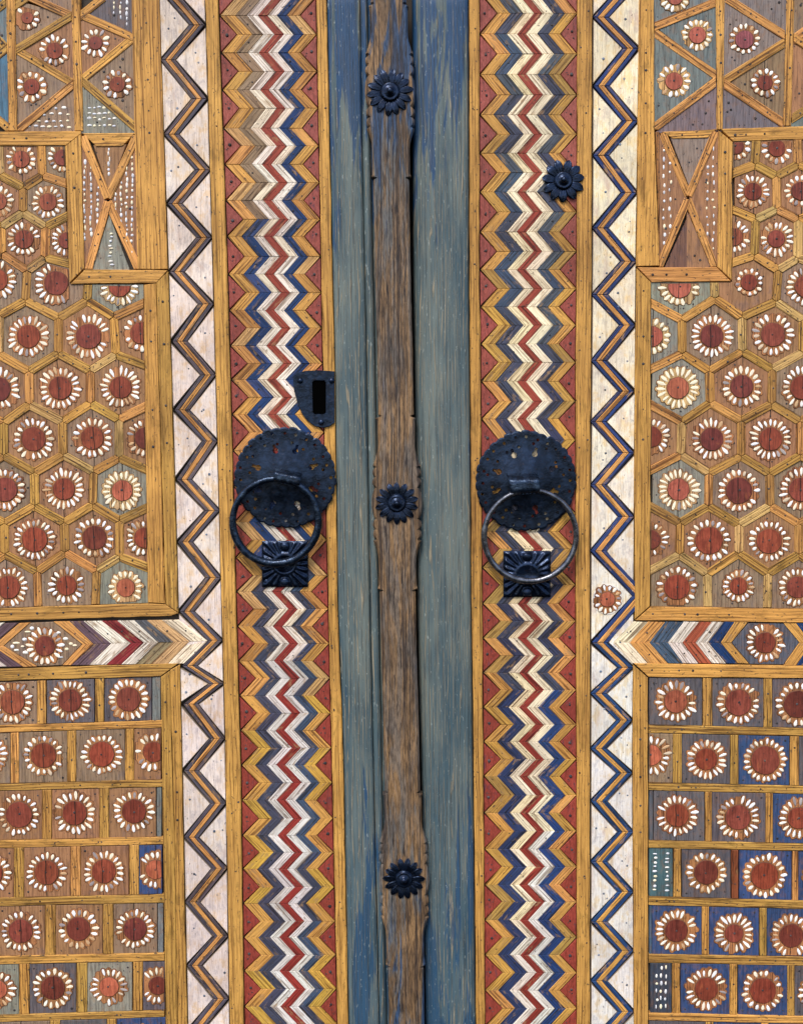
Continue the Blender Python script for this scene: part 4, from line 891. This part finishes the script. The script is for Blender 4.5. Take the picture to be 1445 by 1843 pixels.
moulding('rounded_board', 'R', T_(rb_l), lambda y: lerp_tab(br_l, y) - 1, [(0, -.06), (0, -.004), (.02, .0000), (.06, .0028), (.14, .0060), (.28, .0088), (.45, .0102), (.7, .0100), (.9, .0085), (.97, .007), (1, .004), (1, -.004)], M_BLUE, YS, 'rounded blue stained board with cream grain lines')

ROS = [(702, 163), (714, 906), (727, 1584)]
bat_c = [(-70, 697), (0, 699), (163, 702), (480, 706.5), (620, 710.5), (906, 714.5), (1100, 716), (1363, 723), (1584, 727), (1843, 732), (1920, 734)]
def half(dy):
    a = abs(dy)
    if a < 29: return 36 + 9.5 * math.sqrt(max(0, 1 - (a / 29.5) ** 2))
    if a < 47: return 36.5 + 7.5 * math.sqrt(max(0, 1 - ((a - 38) / 9.2) ** 2))
    if a < 65: return 36.5 + 7.5 * math.sqrt(max(0, 1 - ((a - 56) / 9.2) ** 2)) - (a - 47) * .06
    if a < 68: return 37 + (a - 65) * 2.2
    if a < 105: t = (a - 68) / 37; return 43 - 9.4 * (math.sin(t * math.pi / 2) ** 0.9)
    if a < 152: return 33.6 + (a - 105) * .01
    if a < 155: return 35.5
    return 0
ys = []
y = -70
pts = []
cand = set([-70, 1920]) | set(range(-70, 1921, 40))
for _, ry in ROS:
    for d in list(range(-166, 167, 2)): cand.add(ry + d)
for y in sorted(cand):
    hw = 32.0
    for _, ry in ROS:
        hw = max(hw, half(y - ry))
        if 155 <= abs(y - ry) < 160: hw = 28.5
    pts.append((y, hw))
mesh_v, mesh_f, uvs = [], [], []
cx0 = W(714, 906, .018); org = Vector((cx0.x, -.002, cx0.z)); rowlen = 6
for y, hw in pts:
    xc = lerp_tab(bat_c, y); ch = 3.4
    for x, h in ((xc - hw, .002), (xc - hw, .0148), (xc - hw + ch, .0178), (xc + hw - ch, .0178), (xc + hw, .0148), (xc + hw, .002)):
        v = W(x, y, .016); mesh_v.append((v.x - org.x, -(h - .002), v.z - org.z)); uvs.append((v.z, v.x))
for i in range(len(pts) - 1):
    for k in range(rowlen - 1): mesh_f.append((i * 6 + k, (i + 1) * 6 + k, (i + 1) * 6 + k + 1, i * 6 + k + 1))
mesh_f.append(tuple(range(6))); mesh_f.append(tuple(range((len(pts) - 1) * 6, len(pts) * 6))[::-1])
me = bpy.data.meshes.new('centre_batten'); me.from_pydata(mesh_v, [], mesh_f); ul = me.uv_layers.new(name='UVMap')
for l in me.loops: ul.data[l.index].uv = uvs[l.vertex_index]
make('centre_batten', me, M_CENTRE, LEAF['L'], org, label='brown oak cover batten with scalloped edges and worn blue paint')

# ------------------------------------------------------------------ ironwork
def lathe(prof, n=36, squash=None):
    vs_, fs = [], []
    for r, h in prof:
        for i in range(n):
            a = 2 * math.pi * i / n; vs_.append((r * math.cos(a), -h, r * math.sin(a)))
    for k in range(len(prof) - 1):
        fs += [(k * n + i, (k + 1) * n + i, (k + 1) * n + (i + 1) % n, k * n + (i + 1) % n) for i in range(n)]
    fs.append(tuple(range(n))); m0 = (len(prof) - 1) * n; fs.append(tuple(range(m0, m0 + n))[::-1])
    return vs_, [f_[::-1] for f_ in fs]
def mesh(name, vs_, fs, mat, smooth=True):
    me = bpy.data.meshes.new(name); me.from_pydata(vs_, [], fs); me.materials.append(mat)
    if smooth: me.polygons.foreach_set('use_smooth', [True] * len(me.polygons))
    return me
def ros_petal(pointed):
    # a leaf with a centre rib, length 1 along x, width 1 along z
    sec = 9; vs_, fs = [], []
    for i in range(sec):
        t = i / (sec - 1); x = t
        w = (0.55 + 0.9 * t) * 0.5 if t < .5 else 0.5 * math.sqrt(max(0, 1 - ((t - .5) / .5) ** (1.7 if pointed else 2.4)))
        w = max(w, .02); z0 = .30 + .25 * math.sin(t * 3.0) - (.30 * max(0, t - .7) / .3)
        for s, h in ((-1, 0), (-1, .35), (-.68, .85), (-.34, .28), (0, 1.05), (.34, .28), (.68, .85), (1, .35), (1, 0)):
            vs_.append((x, -(h * z0 * 1.6 if h else 0), s * w))
    for i in range(sec - 1):
        for k in range(8): fs.append((i * 9 + k, i * 9 + k + 1, (i + 1) * 9 + k + 1, (i + 1) * 9 + k))
    fs.append(tuple(range((sec - 1) * 9, sec * 9)))
    return mesh('petal', vs_, fs, M_IRON2)
RP, RPP = ros_petal(True), ros_petal(True)
def rosette(side, px, py, h, r, n, pet, label, a0):
    p = W(px, py, h + .004); m = 1 / PXM
    v, f_ = lathe([(r * .44 * m, 0), (r * .45 * m, .0018), (r * .36 * m, .0036), (r * .2 * m, .0044)], 28)
    base = make('rosette', mesh('rosette', v, f_, M_IRON2), None, LEAF[side], (p.x, -h, p.z), label=label)
    for k in range(n):
        a = a0 + 2 * math.pi * k / n + U(-.03, .03)
        o = make('petal', pet, None, base, (p.x + math.cos(a) * r * .34 * m, -h - U(0, .0004), p.z + math.sin(a) * r * .34 * m))
        o.scale = (r * .66 * m * U(.96, 1.04), .0050 * U(.9, 1.1), 2 * math.pi * r * .80 * m / n * .88); o.rotation_euler = (0, -a, 0)
    v, f_ = lathe([(r * .38 * m, .0035), (r * .39 * m, .0050), (r * .33 * m, .0058), (r * .28 * m, .0052), (r * .24 * m, .0056), (r * .17 * m, .0070), (r * .13 * m, .0074), (r * .12 * m, .0092), (r * .07 * m, .0104), (.0004, .0106)], 28)
    make('boss', mesh('boss', v, f_, M_IRON2), None, base, (p.x, -h, p.z))
rosette('L', 702, 164, .0178, 40, 14, RP, 'dark blue iron rosette at the blue painted end of the batten', .1)
rosette('L', 714, 906, .0178, 38.5, 14, RP, 'black iron rosette on the batten between the two ring knockers', .2)
rosette('L', 727, 1584, .0178, 38.5, 14, RP, 'black iron rosette on the batten below the ring knockers', 0)
rosette('R', 1014, 324, .0085, 38, 11, RPP, 'pointed black iron rosette nailed on the chevron band', .15)

def boolean_cut(ob, cutter):
    md = ob.modifiers.new('cut', 'BOOLEAN'); md.operation = 'DIFFERENCE'; md.object = cutter; md.solver = 'EXACT'; md.use_self = True
    dg = bpy.context.evaluated_depsgraph_get(); dg.update()
    me = bpy.data.meshes.new_from_object(ob.evaluated_get(dg), depsgraph=dg)
    ob.modifiers.clear()
    if len(me.polygons) > 50: ob.data = me
    ob.data.polygons.foreach_set('use_smooth', [False] * len(ob.data.polygons))
    bpy.data.objects.remove(cutter)
def knocker(side, pc, R, ring_c, ring_r, tube, strap, strike, ringmat, label, seed):
    rg = random.Random(seed); m = 1 / PXM; h = .0088
    p = W(pc[0], pc[1], h + .004)
    NL, NA = 34, 34 * 6
    prof = [(1.0, .0004), (1.0, .0018), (.97, .0024)] + [(r_ / 100, 0.0024 + .0066 * (0.5 + 0.5 * math.cos(math.pi * min(1, (r_ / 100) / .88))) ** 1.15) for r_ in range(92, 7, -6)]
    vs_, fs = [], []
    lob = [rg.uniform(.985, 1.012) for _ in range(NL)]
    for r, hh in prof:
        for i in range(NA):
            a = 2 * math.pi * i / NA; t = (i % 6) / 6
            s = (0.972 + .028 * math.sin(math.pi * t) ** .6) * lob[i // 6] if r > .9 else 1
            vs_.append((R * m * r * s * math.cos(a), -hh - (.0005 * math.sin(3 * a + seed) * r), R * m * r * s * math.sin(a)))
    n = NA
    for k in range(len(prof) - 1): fs += [(k * n + i, k * n + (i + 1) % n, (k + 1) * n + (i + 1) % n, (k + 1) * n + i) for i in range(n)]
    m0 = (len(prof) - 1) * n; fs.append(tuple(range(m0, m0 + n)))
    # back of the sheet, 1.6 mm behind
    off = len(vs_)
    for r, hh in prof:
        for i in range(NA):
            v = vs_[prof.index((r, hh)) * n + i]; vs_.append((v[0], v[1] + (.0014 if r < .999 or hh > .001 else 0.0004), v[2]))
    for k in range(1, len(prof) - 1): fs += [(off + k * n + i, off + (k + 1) * n + i, off + (k + 1) * n + (i + 1) % n, off + k * n + (i + 1) % n) for i in range(n)]
    fs.append(tuple(range(off + m0, off + m0 + n))[::-1])
    fs += [(i, off + n + i, off + n + (i + 1) % n, (i + 1) % n) for i in range(n)]
    plate = make('knocker_plate', mesh('knocker_plate', vs_, fs, M_IRON), None, LEAF[side], (p.x, -h, p.z), label=label)
    # pierced holes
    cv, cf = [], []
    def cyl(x, z, r, n=10):
        k0 = len(cv)
        for yy in (.004, -.02):
            cv.extend([(x + r * math.cos(2 * math.pi * i / n), yy, z + r * math.sin(2 * math.pi * i / n)) for i in range(n)])
        cf.extend([(k0 + i, k0 + (i + 1) % n, k0 + n + (i + 1) % n, k0 + n + i) for i in range(n)]); cf.append(tuple(range(k0, k0 + n))[::-1]); cf.append(tuple(range(k0 + n, k0 + 2 * n)))
    Rm = R * m
    for k in range(24):
        a = 2 * math.pi * (k + rg.uniform(-.15, .15)) / 24; r = rg.uniform(.84, .9); cyl(Rm * r * math.cos(a), Rm * r * math.sin(a), Rm * .031)
    for k in range(16):
        a = 2 * math.pi * (k + .5 + rg.uniform(-.12, .12)) / 16; r = rg.uniform(.66, .76); cyl(Rm * r * math.cos(a), Rm * r * math.sin(a), Rm * .031)
    for k in range(8):
        a = 2 * math.pi * (k + .5 * (seed % 2) + rg.uniform(-.1, .1)) / 8; r = .56
        ca, sa = math.cos(a), math.sin(a)
        cyl(Rm * r * ca, Rm * r * sa, Rm * .058, 12)
        k0 = len(cv); w = Rm * .028
        for yy in (.0043, -.021):
            for (t, s) in ((r + .03, -1), (r + .13, -1), (r + .13, 1), (r + .03, 1)):
                cv.append((Rm * t * ca - s * w * sa, yy, Rm * t * sa + s * w * ca))
        cf.extend([(k0, k0 + 1, k0 + 5, k0 + 4), (k0 + 1, k0 + 2, k0 + 6, k0 + 5), (k0 + 2, k0 + 3, k0 + 7, k0 + 6), (k0 + 3, k0, k0 + 4, k0 + 7), (k0 + 3, k0 + 2, k0 + 1, k0), (k0 + 4, k0 + 5, k0 + 6, k0 + 7)])
    cm = bpy.data.meshes.new('cut'); cm.from_pydata(cv, [], cf); co = bpy.data.objects.new('cut', cm); COL.objects.link(co); co.location = (p.x, -h, p.z)
    try: boolean_cut(plate, co)
    except Exception as e: print('boolean', e)
    # ring, hanging from the strap and leaning on the striker
    pt = W(ring_c[0], ring_c[1] - ring_r, h + .0165); pb = W(ring_c[0], ring_c[1] + ring_r, .0205)
    c = (pt + pb) / 2; up = (pt - pb); rad = up.length / 2; up.normalize(); side_v = Vector((1, 0, 0)); nrm = side_v.cross(up).normalized()
    vs_, fs = [], []; NR, NT_ = 72, 14; tb = tube / 2 * m
    for i in range(NR):
        a = 2 * math.pi * i / NR; d = side_v * math.cos(a) * ring_r[1] * m if isinstance(ring_r, tuple) else side_v * math.cos(a) * (rad - tb * 0) + up * math.sin(a) * rad
        e = (side_v * math.cos(a) + up * math.sin(a)); tt = tb * (1.0 + .06 * math.sin(5 * a + seed) - .12 * math.sin(a))
        for j in range(NT_):
            b = 2 * math.pi * j / NT_; q = d + e * (tt * math.cos(b)) + nrm * (tt * math.sin(b)); vs_.append(tuple(q))
    for i in range(NR):
        for j in range(NT_): fs.append((i * NT_ + j, i * NT_ + (j + 1) % NT_, ((i + 1) % NR) * NT_ + (j + 1) % NT_, ((i + 1) % NR) * NT_ + j))
    make('knocker_ring', mesh('knocker_ring', vs_, fs, ringmat), None, plate, c)
    # strap folded over the ring
    (sx0, sy0), (sx1, sy1), (sx2, sy2), (sx3, sy3) = strap       # top left, top right, bottom right, bottom left
    vs_, fs = [], []; NS = 12
    o = W((sx0 + sx2) / 2, (sy0 + sy2) / 2, h + .02)
    for i in range(NS + 1):
        t = i / NS; a = math.pi * (t * 1.15); hh = h + .0090 + .0150 * (math.sin(min(1, t / .4) * math.pi / 2)) - (.0085 * ((t - .75) / .25) ** 2 if t > .75 else 0)
        for s in range(17):
            u = s / 16; x = (sx0 + (sx1 - sx0) * u) * (1 - t) + (sx3 + (sx2 - sx3) * u) * t; y = (sy0 + (sy1 - sy0) * u) * (1 - t) + (sy3 + (sy2 - sy3) * u) * t
            v = W(x, y, h + .02); ed = .0012 if s in (0, 16) else (.0011 if s % 2 else 0)
            vs_.append((v.x - o.x, -(hh - ed) - o.y, v.z - o.z))
    for i in range(NS):
        for s in range(16): fs.append((i * 17 + s, (i + 1) * 17 + s, (i + 1) * 17 + s + 1, i * 17 + s + 1))
    b0 = len(vs_); vs_ += [(v[0], v[1] + .0032, v[2]) for v in vs_]
    fs += [tuple(b0 + q for q in f_)[::-1] for f_ in fs]
    for i in range(NS):
        for s in (0, 16):
            q = (i * 17 + s, (i + 1) * 17 + s, b0 + (i + 1) * 17 + s, b0 + i * 17 + s); fs.append(q if s else q[::-1])
    for i in (0, NS):
        for s in range(16):
            q = (i * 17 + s, i * 17 + s + 1, b0 + i * 17 + s + 1, b0 + i * 17 + s); fs.append(q)
    make('strap', mesh('strap', vs_, fs, M_RING), None, plate, o)
    # striker plate with two fluted shells
    x0, y0, x1, y1 = strike; G_ = 44; vs_, fs = [], []; o = W((x0 + x1) / 2, (y0 + y1) / 2, .011); o.y = -.0068
    for j in range(G_ + 1):
        for i in range(G_ + 1):
            u, v = i / G_, j / G_; hh = .0026
            du, dv = u - .5, v - .5; r = math.hypot(du * 1.0, dv * 1.15); a = math.atan2(dv, du); q_ = max(abs(du), abs(dv)) * 2
            if r < .20: hh = .0030 + .0034 * (r / .20) ** 2
            elif r < .27: hh = .0064 + .0010 * math.sin((r - .20) / .07 * math.pi)
            else:
                t_ = min(1, (q_ - .5) / .5) if q_ > .5 else 0
                hh = .0064 - .0026 * t_ + .0019 * math.cos(22 * a) * min(1, (r - .27) / .10) * (1 - .35 * t_)
            for cy_ in (.11, .89):
                rb = math.hypot(u - .5, v - cy_)
                if rb < .10: hh = max(hh, .0050 + .0034 * math.sqrt(1 - (rb / .10) ** 2))
                elif rb < .14: hh = min(hh, .0038)
            ed = min(u, 1 - u, v, 1 - v)
            if ed < .03: hh = min(hh, .0024)
            w = W(x0 + (x1 - x0) * u, y0 + (y1 - y0) * v, .011); vs_.append((w.x - o.x, -hh, w.z - o.z))
    g = G_ + 1
    for j in range(G_):
        for i in range(G_): fs.append((j * g + i, (j + 1) * g + i, (j + 1) * g + i + 1, j * g + i + 1))
    loop = [i for i in range(g)] + [j * g + G_ for j in range(1, g)] + [G_ * g + i for i in range(G_ - 1, -1, -1)] + [j * g for j in range(G_ - 1, 0, -1)]
    b0 = len(vs_); vs_ += [(vs_[i][0], 0, vs_[i][2]) for i in loop]; L_ = len(loop)
    fs += [(loop[i], loop[(i + 1) % L_], b0 + (i + 1) % L_, b0 + i) for i in range(L_)]
    make('striker_plate', mesh('striker_plate', vs_, fs, M_IRON2), None, LEAF[side], o, label='square black iron striker plate with fluted shells under its ring')
    sp_ = None
knocker('L', (513, 860), 91, (496, 938), 76.5, 13, [(494, 842), (542, 852), (539, 877), (492, 867)], (471, 974, 554, 1057), M_RING, 'round pierced black iron knocker plate holding the dark ring', 3)
knocker('R', (946, 866), 90.5, (954, 964), 82, 10.5, [(913, 853), (969, 853), (972, 888), (920, 892)], (906, 992, 991, 1075), M_STEEL, 'round pierced black iron knocker plate holding the bright ring', 5)

# lock plate with its keyhole
hh = .0106
out = [(527, 677), (534, 671), (550, 667), (575, 666), (602, 668), (602.5, 760), (594, 767), (582, 770), (566, 767), (553, 757), (543, 744), (535, 724), (529, 702)]
slot = [(562, 688), (566, 684.5), (584, 684.5), (586.5, 689), (586.5, 742), (583, 745), (566, 745), (563, 741)]
def ring_plate(name, outer, hole, h0, h1, mat, label):
    # bridge outer and inner loops by angle so the slot is a real opening
    c = W(574, 714, h1); N = 48; sx = sum(p[0] for p in hole) / len(hole); sy = sum(p[1] for p in hole) / len(hole)
    def cast(poly, a):
        best = 0
        for i in range(len(poly)):
            (x0, y0), (x1, y1) = poly[i], poly[(i + 1) % len(poly)]; dx, dy = math.cos(a), math.sin(a); ex, ey = x1 - x0, y1 - y0
            den = dx * ey - dy * ex
            if abs(den) < 1e-9: continue
            t = ((x0 - sx) * ey - (y0 - sy) * ex) / den; s = ((x0 - sx) * dy - (y0 - sy) * dx) / den
            if t > 0 and -1e-6 <= s <= 1 + 1e-6: best = max(best, t)
        return (sx + best * math.cos(a), sy + best * math.sin(a))
    angs = sorted([2 * math.pi * k / N for k in range(N)] + [math.atan2(q[1] - sy, q[0] - sx) % (2 * math.pi) for q in outer + hole]); N = len(angs)
    vs_, fs = [], []
    rings = [(outer, h0, 1), (outer, h1 - .0006, 1), (outer, h1, .985), (hole, h1, 1.02), (hole, h1 - .0005, 1), (hole, h0, 1)]
    for poly, hq, s in rings:
        for a in angs:
            q = cast(poly, a); q = (sx + (q[0] - sx) * s, sy + (q[1] - sy) * s); v = W(q[0], q[1], h1); vs_.append((v.x - c.x, -(hq - h0), v.z - c.z))
    for k in range(len(rings) - 1): fs += [(k * N + i, k * N + (i + 1) % N, (k + 1) * N + (i + 1) % N, (k + 1) * N + i) for i in range(N)]
    return make(name, mesh(name, vs_, fs, mat, False), None, LEAF['L'], (c.x, -h0, c.z), label=label)
lock = ring_plate('lock_plate', out, slot, .0076, hh, M_IRON, 'black iron lock plate with a tall keyhole slot')
# shallow black block behind the slot, painted as the shade of a deep hole
c = W(574, 714, .008)
piece('keyhole_shade_block', lock, [(558, 680), (590, 680), (590, 749), (558, 749)], .0070, .0086, M_KEYHOLE_SHADE, (0, 0, 0, 0), gap=0, bev=.2)
for x, y in ((540, 685), (597, 685), (578, 760)):
    v, f_ = lathe([(5.5 / PXM, 0), (5.2 / PXM, .0012), (3.6 / PXM, .0024), (1.2 / PXM, .0029), (.0002, .003)], 12); p = W(x, y, hh + .001)
    make('nail_head', mesh('nail_head', v, f_, M_IRON2), None, lock, (p.x, -hh, p.z))
for x, y in ((543, 1015), (480, 1047)):
    v, f_ = lathe([(5.5 / PXM, 0), (5.2 / PXM, .0012), (3.6 / PXM, .0022), (.0002, .0026)], 10); p = W(x, y, .0105)
    make('nail_head', mesh('nail_head', v, f_, M_IRON2), None, LEAF['L'], (p.x, -.0088, p.z))

# ------------------------------------------------------------------ petals: the largest 300 of each leaf one by one, the others joined
for side in 'LR':
    def shown(q): return -6 < q[1] < PW + 6 and -6 < q[2] < PH + 6
    P = sorted(PETALS[side], key=lambda q: -(q[4] * q[5]) * (1 if shown(q) else 0))
    # whole flowers first, so that no flower is half and half
    tot = {}
    for q in P: tot.setdefault(q[0].name, []).append(q)
    order = sorted(tot.values(), key=lambda l: -sum(q[4] * q[5] for q in l if shown(q)))
    single, rest = [], []
    for l in order: (single if len(single) + len(l) <= 300 else rest).extend(l)
    for (tile, x, y, a, ln, wd, h, hh, c) in single:
        p = W(x, y, h); o = make('petal', random.choice(PETS), None, tile, (p.x, -h, p.z), c)
        o.scale = (ln / PXM, hh, wd / PXM); o.rotation_euler = (0, a, 0)
    vs_, fs, cols = [], [], []
    org = Vector((WL[LEAF[side].name].x, 0, 1.0)); BV = [[v.co.copy() for v in m_.vertices] for m_ in PETS]; bf = [tuple(p.vertices) for p in PETS[0].polygons]
    for (tile, x, y, a, ln, wd, h, hh, c) in rest:
        p = W(x, y, h); k0 = len(vs_); ca, sa = math.cos(a), math.sin(a); bv = random.choice(BV)
        for v in bv:
            lx, lz = v.x * ln / PXM, v.z * wd / PXM
            vs_.append((p.x + lx * ca + lz * sa - org.x, -h + v.y * hh, p.z - lx * sa + lz * ca - org.z))
        fs += [tuple(k0 + i for i in f_) for f_ in bf]; cols += [c] * len(bv)
    me = bpy.data.meshes.new('petals'); me.from_pydata(vs_, [], fs); at = me.color_attributes.new('col', 'FLOAT_COLOR', 'POINT')
    at.data.foreach_set('color', [v for c in cols for v in (c[:3] + (1.0,))])
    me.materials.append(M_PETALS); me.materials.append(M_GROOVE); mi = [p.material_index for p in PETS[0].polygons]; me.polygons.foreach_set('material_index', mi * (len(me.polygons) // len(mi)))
    o = make('petals', me, M_PETALS, LEAF[side], org, smooth=True); o['kind'] = 'stuff'
    # nail heads
    vs_, fs = [], []; n = 7
    ncol = []
    for (x, y, h, r, hh, c) in NAILS[side]:
        p = W(x, y, h); k0 = len(vs_); r = r / PXM; k_ = U(.5, 1.6); ncol += [tuple(v * k_ for v in c)] * (3 * n)
        for s, z in ((1.0, -.0004), (.95, .5), (.5, .95)):
            vs_ += [(p.x - org.x + r * s * math.cos(6.2832 * i / n + x), -h - hh * (z if z > 0 else 0) + (0.0005 if z < 0 else 0), p.z - org.z + r * s * math.sin(6.2832 * i / n + x)) for i in range(n)]
        for k in (0, n): fs += [(k0 + k + i, k0 + k + (i + 1) % n, k0 + k + n + (i + 1) % n, k0 + k + n + i) for i in range(n)]
        fs.append(tuple(range(k0 + 2 * n, k0 + 3 * n)))
    me = bpy.data.meshes.new('nail_heads'); me.from_pydata(vs_, [], fs)
    at = me.color_attributes.new('col', 'FLOAT_COLOR', 'POINT'); at.data.foreach_set('color', [v for c in ncol for v in (c + (1.0,))])
    o = make('nail_heads', me, M_NAIL, LEAF[side], org, smooth=True); o['kind'] = 'stuff'
print('objects', len(bpy.data.objects), 'petals', len(PETALS['L']), len(PETALS['R']))
